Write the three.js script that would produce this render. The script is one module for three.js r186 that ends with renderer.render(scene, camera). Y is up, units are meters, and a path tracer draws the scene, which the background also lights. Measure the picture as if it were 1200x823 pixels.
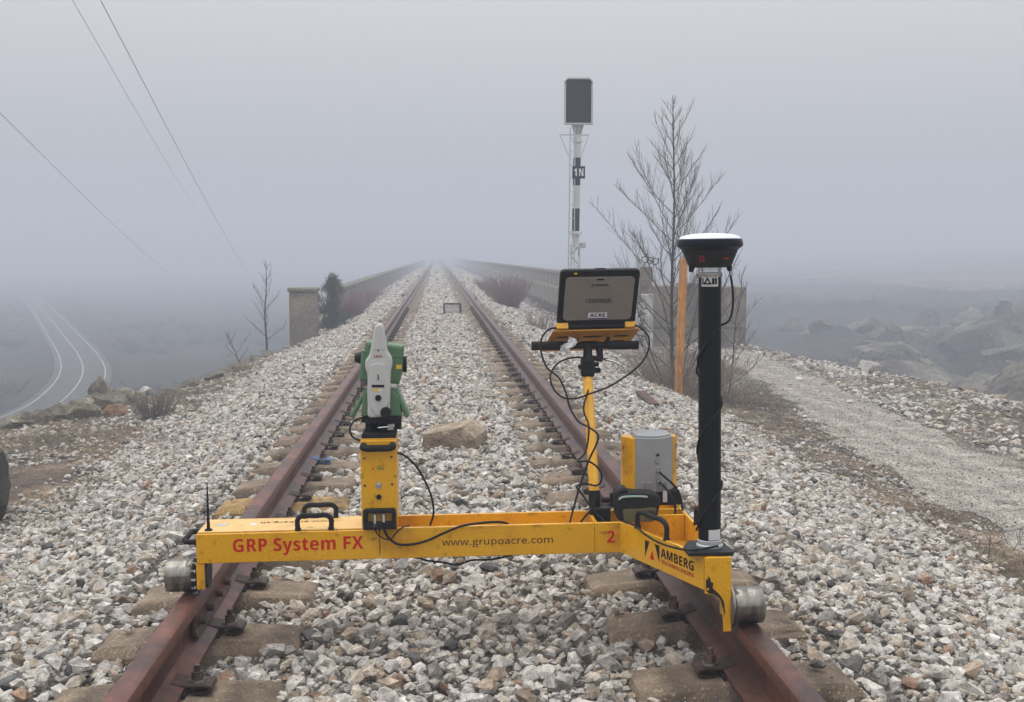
import * as THREE from 'three';
import { RoundedBoxGeometry } from 'three/addons/geometries/RoundedBoxGeometry.js';
import { ConvexGeometry } from 'three/addons/geometries/ConvexGeometry.js';
import { TextGeometry } from 'three/addons/geometries/TextGeometry.js';
import { FontLoader } from 'three/addons/loaders/FontLoader.js';
import { mergeGeometries, toCreasedNormals, mergeVertices } from 'three/addons/utils/BufferGeometryUtils.js';

// ------------------------------------------------------------------ camera, sky, sun, haze, exposure
// y up, metres; the track runs towards -z, rail tops at y = 0, track centre at x = 0. "s" below is the distance along the track (z = -s).
const scene = new THREE.Scene();
const F = 1400, W = 1200, H = 823;                                  // focal length and picture size in pixels of the photograph
const camera = new THREE.PerspectiveCamera(2 * Math.atan(H / 2 / F) * 180 / Math.PI, W / H, 0.05, 2000);
const YAW = 0.06258, PITCH = 0.07948;
camera.position.set(-0.053, 1.105, 0);
camera.rotation.set(-PITCH, -YAW, 0, 'YXZ');
scene.add(camera);

const SKY = (() => {                                                // standard overcast sky: brighter towards the zenith, where the fog is thin
  const w = 64, h = 128, d = new Float32Array(w * h * 4);
  for (let r = 0; r < h; r++) for (let c = 0; c < w; c++) {
    const el = ((r + 0.5) / h - 0.5) * Math.PI, l = 1.95 * (1 + 4 * Math.max(0, Math.sin(el))) / 5;
    d.set([l * 0.99, l * 1.0, l * 1.03, 1], (r * w + c) * 4);
  }
  const t = new THREE.DataTexture(d, w, h, THREE.RGBAFormat, THREE.FloatType);
  t.mapping = THREE.EquirectangularReflectionMapping; t.magFilter = t.minFilter = THREE.LinearFilter; t.needsUpdate = true;
  return t;
})();
scene.background = SKY; scene.environment = SKY;
const sun = new THREE.DirectionalLight(new THREE.Color(1, 0.97, 0.92), 1.4);
sun.position.set(-18, 50, -22); sun.target.position.set(0, 0, -10);
sun.castShadow = true; sun.shadow.radius = 120; sun.shadow.mapSize.set(2048, 2048);
Object.assign(sun.shadow.camera, { left: -40, right: 40, top: 40, bottom: -40, near: 1, far: 160 });
scene.add(sun, sun.target);
scene.fog = new THREE.FogExp2(new THREE.Color(0.835, 0.885, 1.0), 0.0086);
const renderer = new THREE.WebGLRenderer({ antialias: true });
renderer.toneMapping = THREE.LinearToneMapping;
renderer.toneMappingExposure = 1.03;
renderer.shadowMap.enabled = true;

// ------------------------------------------------------------------ helpers
function rng(seed) { let a = seed >>> 0; return () => { a = (a + 0x6d2b79f5) | 0; let t = Math.imul(a ^ (a >>> 15), 1 | a); t = (t + Math.imul(t ^ (t >>> 7), 61 | t)) ^ t; return ((t ^ (t >>> 14)) >>> 0) / 4294967296; }; }
const V = (x, y, z) => new THREE.Vector3(x, y, z);
const lerp = (a, b, t) => a + (b - a) * t, clamp = (x, a, b) => Math.min(b, Math.max(a, x));
const smooth = (a, b, x) => { const t = clamp((x - a) / (b - a), 0, 1); return t * t * (3 - 2 * t); };
const hash = (x, y, k = 0) => { let h = Math.imul(x | 0, 374761393) + Math.imul(y | 0, 668265263) + Math.imul(k | 0, 2147483647 - 19); h = Math.imul(h ^ (h >>> 13), 1274126177); return ((h ^ (h >>> 16)) >>> 0) / 4294967296; };
function noise2(x, y, k = 0, wrap = 0) {
  const ix = Math.floor(x), iy = Math.floor(y), fx = x - ix, fy = y - iy, u = fx * fx * (3 - 2 * fx), v = fy * fy * (3 - 2 * fy);
  const m = wrap ? (a) => ((a % wrap) + wrap) % wrap : (a) => a;
  return lerp(lerp(hash(m(ix), m(iy), k), hash(m(ix + 1), m(iy), k), u), lerp(hash(m(ix), m(iy + 1), k), hash(m(ix + 1), m(iy + 1), k), u), v);
}
function fbm(x, y, k = 0, oct = 4, wrap = 0) { let a = 0.5, s = 0, n = 0; for (let i = 0; i < oct; i++) { s += a * noise2(x, y, k + i, wrap); n += a; a *= 0.55; x *= 2; y *= 2; wrap *= 2; } return s / n; }
function noise3(p, k) { return (noise2(p.x + 7.1, p.y - 3.3, k) + noise2(p.y + 1.7, p.z + 9.2, k + 5) + noise2(p.z - 4.4, p.x + 2.6, k + 9)) / 3; }

// the point at distance s down the track that the photograph shows at pixel (u, v)
camera.updateMatrixWorld(true);
const AX = new THREE.Vector3(), AY = new THREE.Vector3(), AZ = new THREE.Vector3();
camera.matrixWorld.extractBasis(AX, AY, AZ);
function at(u, v, s) {
  const d = AZ.clone().negate().addScaledVector(AX, (u - W / 2) / F).addScaledVector(AY, -(v - H / 2) / F);
  return d.multiplyScalar(s / -d.z).add(camera.position);
}

const used = new Map();
function numbered(n) { const k = used.get(n) ?? 0; used.set(n, k + 1); return k ? `${n}_${String(k).padStart(3, '0')}` : n; }
const CANT = 0.012;                                                 // the track leans: its right rail lies a little higher
function thing(name, label, category, base = [0, 0, 0], o = {}) {   // o: cant, turn, group; parts are given in place and shifted to the base
  const g = new THREE.Group(); g.name = numbered(name);
  const b = V(...base); g.userData = { label, category };
  if (o.group) g.userData.group = o.group;
  g.position.copy(o.cant ? b.clone().applyAxisAngle(V(0, 0, 1), CANT) : b);
  if (o.cant) g.rotation.z = CANT;
  g.base = b; scene.add(g); return g;
}
const rootOf = (o) => { while (o.parent && o.parent !== scene) o = o.parent; return o; };
function join(list) {
  list = (Array.isArray(list) ? list : [list]).map((g) => { const n = g.index ? g.toNonIndexed() : g; for (const k of Object.keys(n.attributes)) if (!['position', 'normal', 'uv'].includes(k)) n.deleteAttribute(k); if (!n.attributes.uv) n.setAttribute('uv', new THREE.BufferAttribute(new Float32Array(n.attributes.position.count * 2), 2)); return n; });
  return list.length > 1 ? mergeGeometries(list) : list[0].clone();
}
function metreUV(g, k = 1) {                                        // uv in metres, laid along the face's main direction
  const p = g.attributes.position, n = p.count, uv = new Float32Array(n * 2), a = V(), b = V(), c = V();
  for (let i = 0; i < n; i += 3) {
    a.fromBufferAttribute(p, i); b.fromBufferAttribute(p, i + 1); c.fromBufferAttribute(p, i + 2);
    const f = b.clone().sub(a).cross(c.clone().sub(a)), x = Math.abs(f.x), y = Math.abs(f.y), z = Math.abs(f.z);
    [a, b, c].forEach((q, j) => { const [s, t] = x > y && x > z ? [q.z, q.y] : y > z ? [q.x, q.z] : [q.x, q.y]; uv[(i + j) * 2] = s * k; uv[(i + j) * 2 + 1] = t * k; });
  }
  g.setAttribute('uv', new THREE.BufferAttribute(uv, 2)); return g;
}
function part(parent, name, geos, mat, o = {}) {
  let g = join(geos); if (!o.keepUV) metreUV(g, o.k ?? 1);
  const r = rootOf(parent); if (r.base) g.translate(-r.base.x, -r.base.y, -r.base.z);
  const m = new THREE.Mesh(g, mat); m.name = name; m.castShadow = m.receiveShadow = true;
  if (o.label) m.userData.label = o.label;
  parent.add(m); return m;
}
function structure(name, g, mat) { const m = new THREE.Mesh(g, mat); m.name = name; m.userData.kind = 'structure'; m.castShadow = m.receiveShadow = true; scene.add(m); return m; }
// geometries
const rbox = (x0, x1, y0, y1, z0, z1, r = 0.003, seg = 2) => { const w = Math.abs(x1 - x0), h = Math.abs(y1 - y0), d = Math.abs(z1 - z0); const g = new RoundedBoxGeometry(w, h, d, seg, Math.min(r, w / 2.01, h / 2.01, d / 2.01)); g.translate((x0 + x1) / 2, (y0 + y1) / 2, (z0 + z1) / 2); return g; };
function rod(a, b, r0, r1 = r0, n = 12, open = false) {
  const d = b.clone().sub(a), g = new THREE.CylinderGeometry(r1, r0, d.length(), n, 1, open);
  g.applyQuaternion(new THREE.Quaternion().setFromUnitVectors(V(0, 1, 0), d.clone().normalize())); g.translate((a.x + b.x) / 2, (a.y + b.y) / 2, (a.z + b.z) / 2); return g;
}
const tube = (pts, r, seg = 0, n = 7) => new THREE.TubeGeometry(new THREE.CatmullRomCurve3(pts, false, 'centripetal'), seg || pts.length * 8, r, n, false);
function lathe(pts, x, y, z, n = 40, axis = 'y') { const g = toCreasedNormals(new THREE.LatheGeometry(pts.map(([r, h]) => new THREE.Vector2(Math.max(r, 1e-4), h)), n), 0.6); if (axis === 'x') g.rotateZ(-Math.PI / 2); if (axis === 'z') g.rotateX(Math.PI / 2); g.translate(x, y, z); return g; }
function prism(pts, depth, bevel = 0, holes = []) {                 // outline in x, y; extruded along +z
  const sh = new THREE.Shape(pts.map(([x, y]) => new THREE.Vector2(x, y)));
  for (const h of holes) sh.holes.push(new THREE.Path(h.map(([x, y]) => new THREE.Vector2(x, y))));
  const g = new THREE.ExtrudeGeometry(sh, { depth: depth - 2 * bevel, bevelEnabled: bevel > 0, bevelThickness: bevel, bevelSize: bevel, bevelOffset: -bevel, bevelSegments: 2, curveSegments: 8, steps: 1 });
  g.translate(0, 0, bevel); return g;
}
function plan(pts, y0, y1, bevel = 0) {                             // outline in x, s seen from above; raised from y0 to y1
  const g = prism(pts.map(([x, s]) => [x, s]), y1 - y0, bevel); g.rotateX(-Math.PI / 2); g.translate(0, y0, 0); return g;
}
function wall(p, q, t, y0, y1) {                                    // an upright plate from (x, s) p to q, t thick
  const dx = q[0] - p[0], ds = q[1] - p[1], l = Math.hypot(dx, ds), g = rbox(-l / 2, l / 2, y0, y1, -t / 2, t / 2, 0.002, 1);
  g.rotateY(Math.atan2(ds, dx)); g.translate((p[0] + q[0]) / 2, 0, -(p[1] + q[1]) / 2); return g;
}
const fontB = await new FontLoader().loadAsync('fonts/droid/droid_sans_bold.typeface.json');
const fontR = await new FontLoader().loadAsync('fonts/droid/droid_sans_regular.typeface.json');
function text(str, font, width, height) {                           // lettering from (0, 0) to (width, height), 0.6 mm proud
  const g = new TextGeometry(str, { font, size: 1, depth: 1, curveSegments: 4, bevelEnabled: false }); g.computeBoundingBox(); const b = g.boundingBox;
  g.translate(-b.min.x, -b.min.y, 0); g.scale(width / (b.max.x - b.min.x), height / (b.max.y - b.min.y), 0.0006); return g;
}

// ------------------------------------------------------------------ textures and materials
function tex(n, fn, srgb = true) {
  const d = new Uint8Array(n * n * 4);
  for (let y = 0; y < n; y++) for (let x = 0; x < n; x++) { const c = fn(x / n, y / n, x, y), i = (y * n + x) * 4; if (typeof c === 'number') d[i] = d[i + 1] = d[i + 2] = clamp(c, 0, 255); else { d[i] = clamp(c[0], 0, 255); d[i + 1] = clamp(c[1], 0, 255); d[i + 2] = clamp(c[2], 0, 255); } d[i + 3] = 255; }
  const t = new THREE.DataTexture(d, n, n); t.wrapS = t.wrapT = THREE.RepeatWrapping; t.magFilter = THREE.LinearFilter; t.minFilter = THREE.LinearMipmapLinearFilter; t.generateMipmaps = true;
  if (srgb) t.colorSpace = THREE.SRGBColorSpace; t.needsUpdate = true; return t;
}
const rep = (t, k) => { const c = t.clone(); c.repeat.set(k, k); c.needsUpdate = true; return c; };
const T = {
  stone: tex(256, (u, v, x, y) => { const a = fbm(u * 6, v * 6, 3, 4, 6), b = noise2(u * 90, v * 90, 8, 90), c = noise2(u * 40, v * 40, 12, 40); let l = 150 + 120 * a + 34 * (b - 0.5); if (c > 0.8) l -= 55; if (b > 0.86) l -= 50; return [l, l * 0.985, l * 0.965]; }),
  stoneBump: tex(256, (u, v) => 255 * fbm(u * 12, v * 12, 21, 5, 12), false),
  rust: tex(512, (u, v) => { const a = fbm(u * 5, v * 5, 31, 5, 5), b = noise2(u * 200, v * 200, 33, 200), c = fbm(u * 24, v * 24, 35, 3, 24); const l = 0.36 + 1.0 * a + 0.24 * (b - 0.5) + 0.42 * (c - 0.5); return [205 * l, 186 * l * (1.02 - 0.1 * a), 178 * l * (1.05 - 0.15 * a)]; }),
  concrete: tex(512, (u, v) => { const a = fbm(u * 4, v * 4, 41, 5, 4), b = noise2(u * 150, v * 150, 43, 150), c = noise2(u * 60, v * 60, 44, 60); let l = 150 + 160 * (a - 0.3) + 45 * (b - 0.5); if (c > 0.84) l += 60; if (c < 0.1) l -= 40; return [l, l * 0.965, l * 0.91]; }),
  concreteBump: tex(512, (u, v) => 255 * (0.6 * fbm(u * 8, v * 8, 46, 4, 8) + 0.4 * noise2(u * 110, v * 110, 47, 110)), false),
  paint: tex(512, (u, v) => { const a = fbm(u * 3, v * 3, 51, 5, 3), b = noise2(u * 220, v * 220, 53, 220), c = fbm(u * 30, v * 30, 55, 3, 30); let l = 232 + 30 * (a - 0.5) + 14 * (b - 0.5); if (c > 0.7) l -= 90 * (c - 0.7); return [l, l * (0.99 + 0.02 * a), l]; }),
  soil: tex(512, (u, v) => { const a = fbm(u * 5, v * 5, 61, 5, 5), b = noise2(u * 170, v * 170, 63, 170), c = noise2(u * 80, v * 30, 64, 40 * 2); const l = 120 + 150 * (a - 0.3) + 90 * (b - 0.5) + 50 * (c - 0.5); return [l, l * 0.97, l * 0.93]; }),
  grit: tex(512, (u, v) => { const a = fbm(u * 4, v * 4, 71, 4, 4), b = noise2(u * 200, v * 200, 73, 200), c = noise2(u * 70, v * 70, 74, 70); const l = 185 + 110 * (a - 0.5) + 90 * (b - 0.5) + 80 * (c - 0.5); return [l, l * 0.985, l * 0.96]; }),
  gritBump: tex(512, (u, v) => 255 * (0.5 * noise2(u * 90, v * 90, 76, 90) + 0.5 * fbm(u * 30, v * 30, 77, 3, 30)), false),
  lichen: tex(512, (u, v) => { const a = fbm(u * 5, v * 5, 81, 5, 5), b = noise2(u * 120, v * 120, 83, 120), c = fbm(u * 9, v * 9, 85, 4, 9); const l = 130 + 190 * (a - 0.38) + 70 * (b - 0.5); return c > 0.56 ? [l * 0.95, l * 0.95, l * 0.83] : [l, l * 0.97, l * 0.93]; }),
  bark: tex(256, (u, v) => { const a = fbm(u * 6, v * 20, 91, 4, 20), b = noise2(u * 90, v * 90, 93, 90); const l = 110 + 130 * (a - 0.3) + 40 * (b - 0.5); return [l, l * 0.95, l * 0.9]; }),
  wood: tex(256, (u, v) => { const a = fbm(u * 40, v * 3, 95, 4, 40), b = fbm(u * 4, v * 4, 97, 4, 4); const l = 215 + 110 * (a - 0.5) + 60 * (b - 0.5); return [l, l * 0.97, l * 0.93]; }),
  worn: tex(1024, (u, v) => { const a = fbm(u * 4, v * 4, 151, 5, 4), b = noise2(u * 300, v * 300, 153, 300), c = fbm(u * 26, v * 26, 155, 4, 26), d = fbm(u * 90, v * 7, 157, 3, 90); let l = 240 - 60 * smooth(0.5, 0.78, a) * c + 16 * (b - 0.5); if (c > 0.66) l -= 260 * (c - 0.66); if (d > 0.76) l -= 120 * (d - 0.76); return [l, l * (1.0 - 0.05 * smooth(0.5, 0.8, a)), l]; }),
  steel: tex(256, (u, v) => { const a = noise2(u * 120, v * 4, 98, 120), b = fbm(u * 6, v * 6, 99, 4, 6); const l = 190 + 60 * (a - 0.5) + 70 * (b - 0.5); return [l, l * 0.98, l * 0.95]; }),
};
const lin = (r, g, b) => new THREE.Color().setRGB(r, g, b);
const std = (c, rough, o = {}) => new THREE.MeshStandardMaterial({ color: Array.isArray(c) ? lin(...c) : c, roughness: rough, ...o });
const soft = (c, rough, o = {}) => new THREE.MeshPhysicalMaterial({ color: lin(...c), roughness: rough, specularIntensity: 0.35, ...o });   // dull plastic, rubber, ink
const bump = (t, k, s) => ({ bumpMap: rep(t, k), bumpScale: s });
const M = {
  rail: std([0.175, 0.073, 0.043], 0.44, { map: rep(T.rust, 1.6), metalness: 0.15, ...bump(T.concreteBump, 3, 0.0008) }),
  clip: std([0.1, 0.075, 0.062], 0.62, { map: rep(T.rust, 4), metalness: 0.3 }),
  clipBlue: std([0.09, 0.17, 0.36], 0.6, { map: rep(T.paint, 4) }),
  nut: std([0.2, 0.165, 0.14], 0.55, { map: rep(T.rust, 6), metalness: 0.4 }),
  washer: std([0.36, 0.33, 0.3], 0.45, { metalness: 0.7, map: rep(T.steel, 8) }),
  pad: soft([0.02, 0.02, 0.02], 0.8),
  sleeper: std([0.31, 0.25, 0.195], 0.93, { map: rep(T.concrete, 2.3), ...bump(T.concreteBump, 2.3, 0.006) }),
  sleeperYellow: std([0.52, 0.36, 0.16], 0.93, { map: rep(T.concrete, 2.3), ...bump(T.concreteBump, 2.3, 0.006) }),
  yellow: std([0.82, 0.41, 0.008], 0.4, { map: rep(T.worn, 1.3), roughnessMap: rep(T.concreteBump, 1.7), ...bump(T.gritBump, 9, 0.0002) }),
  lid: std([0.82, 0.52, 0.17], 0.5, { map: rep(T.worn, 1.3) }),
  tray: std([0.62, 0.27, 0.015], 0.5, { map: rep(T.paint, 3) }),
  black: soft([0.011, 0.011, 0.012], 0.5),
  blackMatte: soft([0.014, 0.014, 0.015], 0.75, { ...bump(T.gritBump, 20, 0.0003) }),
  pole: soft([0.007, 0.0075, 0.009], 0.36),
  cable: soft([0.01, 0.01, 0.011], 0.55),
  navy: soft([0.01, 0.012, 0.022], 0.4),
  dark: soft([0.024, 0.025, 0.027], 0.6),
  steel: std([0.46, 0.445, 0.42], 0.3, { metalness: 0.95, map: rep(T.steel, 9) }),
  chrome: std([0.62, 0.62, 0.62], 0.22, { metalness: 1 }),
  grey: std([0.33, 0.335, 0.34], 0.55, { map: rep(T.paint, 5) }),
  spine: std([0.6, 0.6, 0.57], 0.5, { map: rep(T.paint, 5) }),
  green: std([0.1, 0.2, 0.1], 0.5, { map: rep(T.paint, 5) }),
  white: std([0.75, 0.76, 0.78], 0.35),
  label: std([0.6, 0.59, 0.57], 0.5),
  red: soft([0.52, 0.014, 0.01], 0.5), redDark: soft([0.32, 0.02, 0.02], 0.5),
  ink: soft([0.06, 0.028, 0.012], 0.55), blackInk: soft([0.012, 0.01, 0.009], 0.6), blueInk: soft([0.012, 0.02, 0.11], 0.5), yellowInk: std([0.7, 0.45, 0.02], 0.5), greenInk: std([0.05, 0.35, 0.08], 0.4),
  panel: std([0.235, 0.215, 0.19], 0.55, { map: rep(T.paint, 6) }),
  olive: soft([0.1, 0.105, 0.06], 0.55), mint: std([0.35, 0.48, 0.42], 0.5),
  wall: std([0.34, 0.305, 0.255], 0.95, { map: rep(T.concrete, 0.6), ...bump(T.concreteBump, 0.9, 0.03) }),
  coping: std([0.4, 0.37, 0.31], 0.95, { map: rep(T.lichen, 0.7), ...bump(T.concreteBump, 0.9, 0.02) }),
  boulder: std([0.46, 0.43, 0.36], 0.95, { map: rep(T.lichen, 0.9), ...bump(T.stoneBump, 1.2, 0.03) }),
  boulderRust: std([0.34, 0.2, 0.115], 0.95, { map: rep(T.stone, 1.1), ...bump(T.stoneBump, 1.2, 0.02) }),
  boulderWhite: std([0.55, 0.53, 0.5], 0.9, { map: rep(T.stone, 1), ...bump(T.stoneBump, 1.2, 0.02) }),
  boulderBeige: std([0.4, 0.335, 0.26], 0.92, { map: rep(T.stone, 1.6), ...bump(T.stoneBump, 2.4, 0.012) }),
  crag: std([0.3, 0.275, 0.235], 0.95, { map: rep(T.lichen, 0.12), ...bump(T.stoneBump, 0.1, 0.5) }),
  ballast: std([0.4, 0.38, 0.355], 1, { map: rep(T.grit, 2), ...bump(T.gritBump, 2, 0.02) }),
  path: std([0.6, 0.56, 0.505], 1, { map: rep(T.grit, 1.1), ...bump(T.gritBump, 1.1, 0.03) }),
  ground: std([1, 1, 1], 1, { vertexColors: true, map: rep(T.soil, 0.55), ...bump(T.gritBump, 0.9, 0.03) }),
  asphalt: std([0.085, 0.085, 0.085], 0.85, { map: rep(T.grit, 0.3) }),
  line: std([0.3, 0.3, 0.29], 0.7),
  bark: std([0.15, 0.13, 0.115], 0.95, { map: rep(T.bark, 4) }),
  twig: std([0.17, 0.14, 0.12], 0.95),
  twigRed: std([0.2, 0.12, 0.105], 0.95), twigBrown: std([0.2, 0.15, 0.105], 0.95), straw: std([0.3, 0.22, 0.13], 0.95),
  needle: std([0.045, 0.058, 0.04], 0.9),
  post: std([0.78, 0.36, 0.085], 0.85, { map: rep(T.wood, 2), ...bump(T.wood, 2, 0.006) }),
  mastWhite: std([0.72, 0.72, 0.72], 0.6, { map: rep(T.paint, 1.2) }), mastDark: soft([0.012, 0.013, 0.017], 0.6, { map: rep(T.paint, 1.2) }), galv: std([0.46, 0.47, 0.48], 0.5, { metalness: 0.4 }),
  board: new THREE.MeshPhysicalMaterial({ color: lin(0.012, 0.013, 0.016), roughness: 0.9, specularIntensity: 0.1 }),
  rustPlate: std([0.15, 0.08, 0.06], 0.8, { map: rep(T.rust, 3) }),
};

// ------------------------------------------------------------------ the lie of the land
const ROAD = [[-70, 538], [-40, 520], [20, 497], [60, 480], [86, 458], [97, 437], [92, 418], [75, 395], [55, 370], [38, 352], [20, 340], [-40, 330]].map(([u, v]) => at(u, v, 9387 / (v - 300)));
const roadCurve = new THREE.CatmullRomCurve3(ROAD, false, 'centripetal'), roadPts = roadCurve.getSpacedPoints(160);
const table = (t) => (x) => { if (x <= t[0][0]) return t[0][1]; for (let i = 1; i < t.length; i++) if (x <= t[i][0]) return lerp(t[i - 1][1], t[i][1], (x - t[i - 1][0]) / (t[i][0] - t[i - 1][0])); return t[t.length - 1][1]; };
const profile = table([[-44, -30], [-6.0, -1.65], [-5.2, -1.3], [-4.8, -1.17], [-2.9, -0.8], [-1.32, -0.225], [-0.5, -0.2], [0.5, -0.2], [1.32, -0.225], [3.5, -0.88], [4.2, -1.0], [6.2, -1.05], [8.6, -1.12], [9.6, -1.6], [44, -27]]);
const crestL = table([[8, 6.9], [16, 5.9], [20, 4.5], [28, 3.9]]), crestR = table([[20, 8.6], [28, 7.5]]);
const DECK0 = 28.3, WALL_L = -3.3, WALL_R = 4.72;
function emb(x, s) {
  let xx = x;
  if (x < -2.9) { const c = crestL(s); xx = x > -c ? -2.9 + (x + 2.9) * 1.9 / (c - 2.9) : x + c - 4.8; }
  if (x > 6.2) { const c = crestR(s); xx = x < c ? 6.2 + (x - 6.2) * 2.4 / (c - 6.2) : x - c + 8.6; }
  let y = profile(xx) + CANT * clamp(x, -1.6, 1.6);
  if (s > DECK0 && x < WALL_L) y -= (s - DECK0) * 0.95;
  if (s > DECK0 + 0.8 && x > WALL_R) y -= (s - DECK0 - 0.8) * 0.95;
  return y;
}
function valley(x, s) {
  let y = lerp(-6.1, -5.2, smooth(-10, 10, x)) + 0.8 * (fbm(x * 0.02 + 5, s * 0.02, 7, 3) - 0.5) + 0.7 * (fbm(x * 0.1, s * 0.1, 9, 3) - 0.5);
  y += (x > 13 ? 0.05 * (x - 13) * smooth(11, 22, x) + (3.4 * (fbm(x * 0.09, s * 0.09, 15, 4) - 0.45) + 1.0 * (fbm(x * 0.4, s * 0.4, 19, 3) - 0.5)) * smooth(14, 26, x) : 0);
    return Math.min(y, 1 + 3 * fbm(x * 0.02, s * 0.02, 3, 3));
}
function rough(x, s) { const a = Math.abs(x) < 1.4 ? 0.25 : 1; return a * (0.05 * (fbm(x * 0.9 + 3, s * 0.9, 23, 3) - 0.5) + 0.03 * (fbm(x * 4, s * 4, 29, 2) - 0.5)); }
function ground(x, s) {
  const e = emb(x, s), v = valley(x, s);
  if (e > v + 0.5 && e > -3.5) return e + rough(x, s) * (Math.abs(x) > 1.4 ? 1.6 : 1);
  let y = Math.max(e, v);
  if (x < -12) {
    let d = 1e9, yr = 0; for (const p of roadPts) { const q = (p.x - x) ** 2 + (p.z + s) ** 2; if (q < d) { d = q; yr = p.y; } }
    d = Math.sqrt(d); const k = 1 - smooth(2.2, 16, d); y = lerp(y, yr - 0.1, k);
  }
  return y;
}
function sheet(xs, ss, h, col) {
  const n = xs.length, m = ss.length, p = new Float32Array(n * m * 3), c = col ? new Float32Array(n * m * 3) : null, uv = new Float32Array(n * m * 2), ix = [];
  for (let j = 0; j < m; j++) for (let i = 0; i < n; i++) { const k = j * n + i, x = xs[i], s = ss[j], y = h(x, s); p.set([x, y, -s], k * 3); uv.set([x, s], k * 2); if (c) c.set(col(x, s, y), k * 3); }
  for (let j = 0; j + 1 < m; j++) for (let i = 0; i + 1 < n; i++) { const a = j * n + i; ix.push(a, a + 1, a + n, a + 1, a + n + 1, a + n); }
  const g = new THREE.BufferGeometry(); g.setAttribute('position', new THREE.BufferAttribute(p, 3)); g.setAttribute('uv', new THREE.BufferAttribute(uv, 2)); if (c) g.setAttribute('color', new THREE.BufferAttribute(c, 3));
  g.setIndex(ix); g.computeVertexNormals(); return g;
}
function steps(list) { const out = []; for (const [a, b, d] of list) { const n = Math.max(1, Math.round((b - a) / d)); for (let i = 0; i < n; i++) out.push(a + (b - a) * i / n); } out.push(list[list.length - 1][1]); return out; }
const pathL = table([[0, 3.7], [7.7, 3.85], [12, 4.2], [16, 4.75], [21, 5.4], [27, 6.0]]), pathR = table([[0, 6.0], [12.3, 6.05], [16.3, 6.35], [21, 6.8], [27, 7.2]]);
const mixc = (a, b, t) => a.map((v, i) => lerp(v, b[i], t));
const groundColor = (x, s, y) => {
  const n = fbm(x * 1.3, s * 1.3, 101, 4), n2 = fbm(x * 0.35 + 9, s * 0.35, 107, 3);
  const brown = mixc([0.46, 0.35, 0.24], [0.27, 0.2, 0.14], smooth(0.35, 0.65, n)), moss = [0.26, 0.25, 0.14], stony = mixc([0.58, 0.54, 0.48], [0.36, 0.29, 0.22], smooth(0.4, 0.62, n));
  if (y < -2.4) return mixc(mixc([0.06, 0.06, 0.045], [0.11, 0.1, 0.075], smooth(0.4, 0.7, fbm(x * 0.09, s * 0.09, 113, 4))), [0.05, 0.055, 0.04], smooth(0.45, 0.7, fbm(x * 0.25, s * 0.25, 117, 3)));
  if (x < 0) return mixc(brown, moss, 0.5 * smooth(0.5, 0.7, n2));
  return x < lerp(pathL(s), pathR(s), 0.5) ? mixc(brown, moss, smooth(0.5, 0.62, n2)) : mixc(stony, moss, 0.6 * smooth(0.55, 0.68, n2));
};
const inBed = (x, s) => x > -3.05 && x < 3.3;
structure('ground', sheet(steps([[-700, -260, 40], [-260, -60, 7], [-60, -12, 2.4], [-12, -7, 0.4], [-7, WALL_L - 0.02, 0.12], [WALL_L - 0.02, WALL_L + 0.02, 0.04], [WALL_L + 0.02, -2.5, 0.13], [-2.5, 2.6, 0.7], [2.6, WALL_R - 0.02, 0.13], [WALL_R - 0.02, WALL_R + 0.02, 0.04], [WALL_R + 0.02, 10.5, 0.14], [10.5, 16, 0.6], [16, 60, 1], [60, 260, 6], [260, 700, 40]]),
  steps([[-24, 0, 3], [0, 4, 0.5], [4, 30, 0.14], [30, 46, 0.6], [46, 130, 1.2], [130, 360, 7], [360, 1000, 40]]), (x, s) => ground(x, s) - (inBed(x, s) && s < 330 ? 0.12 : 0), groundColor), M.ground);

const bed = structure('ballast_bed', sheet(steps([[-3.1, -1.4, 0.12], [-1.4, 1.4, 0.2], [1.4, 3.45, 0.12]]), steps([[-6, 3, 1], [3, 30, 0.14], [30, 70, 0.6], [70, 335, 5]]),
  (x, s) => ground(x, s) - 0.034 - 0.12 * smooth(2.7, 3.1, -x) - 0.12 * smooth(2.9, 3.4, x)), M.ballast);
// the trodden path beside the line
{
  const ss = steps([[1, 27, 0.14]]), n = 16, p = [], uv = [], ix = [];
  ss.forEach((s, j) => { const w = 0.9 * (fbm(s * 1.3, 1.5, 131, 4) - 0.5), e = 0.9 * (fbm(s * 1.3, 9.5, 137, 4) - 0.5), l = pathL(s) + w, r = pathR(s) + e; for (let i = 0; i <= n; i++) { const x = lerp(l, r, i / n), q = Math.sin(Math.PI * i / n); p.push(x, ground(x, s) - 0.03 + 0.042 * Math.min(1, q * 2.6), -s); uv.push(x, s); if (i < n && j + 1 < ss.length) { const a = j * (n + 1) + i; ix.push(a, a + 1, a + n + 1, a + 1, a + n + 2, a + n + 1); } } });
  const g = new THREE.BufferGeometry(); g.setAttribute('position', new THREE.Float32BufferAttribute(p, 3)); g.setAttribute('uv', new THREE.Float32BufferAttribute(uv, 2)); g.setIndex(ix); g.computeVertexNormals();
  structure('path', g, M.path);
}
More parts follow.
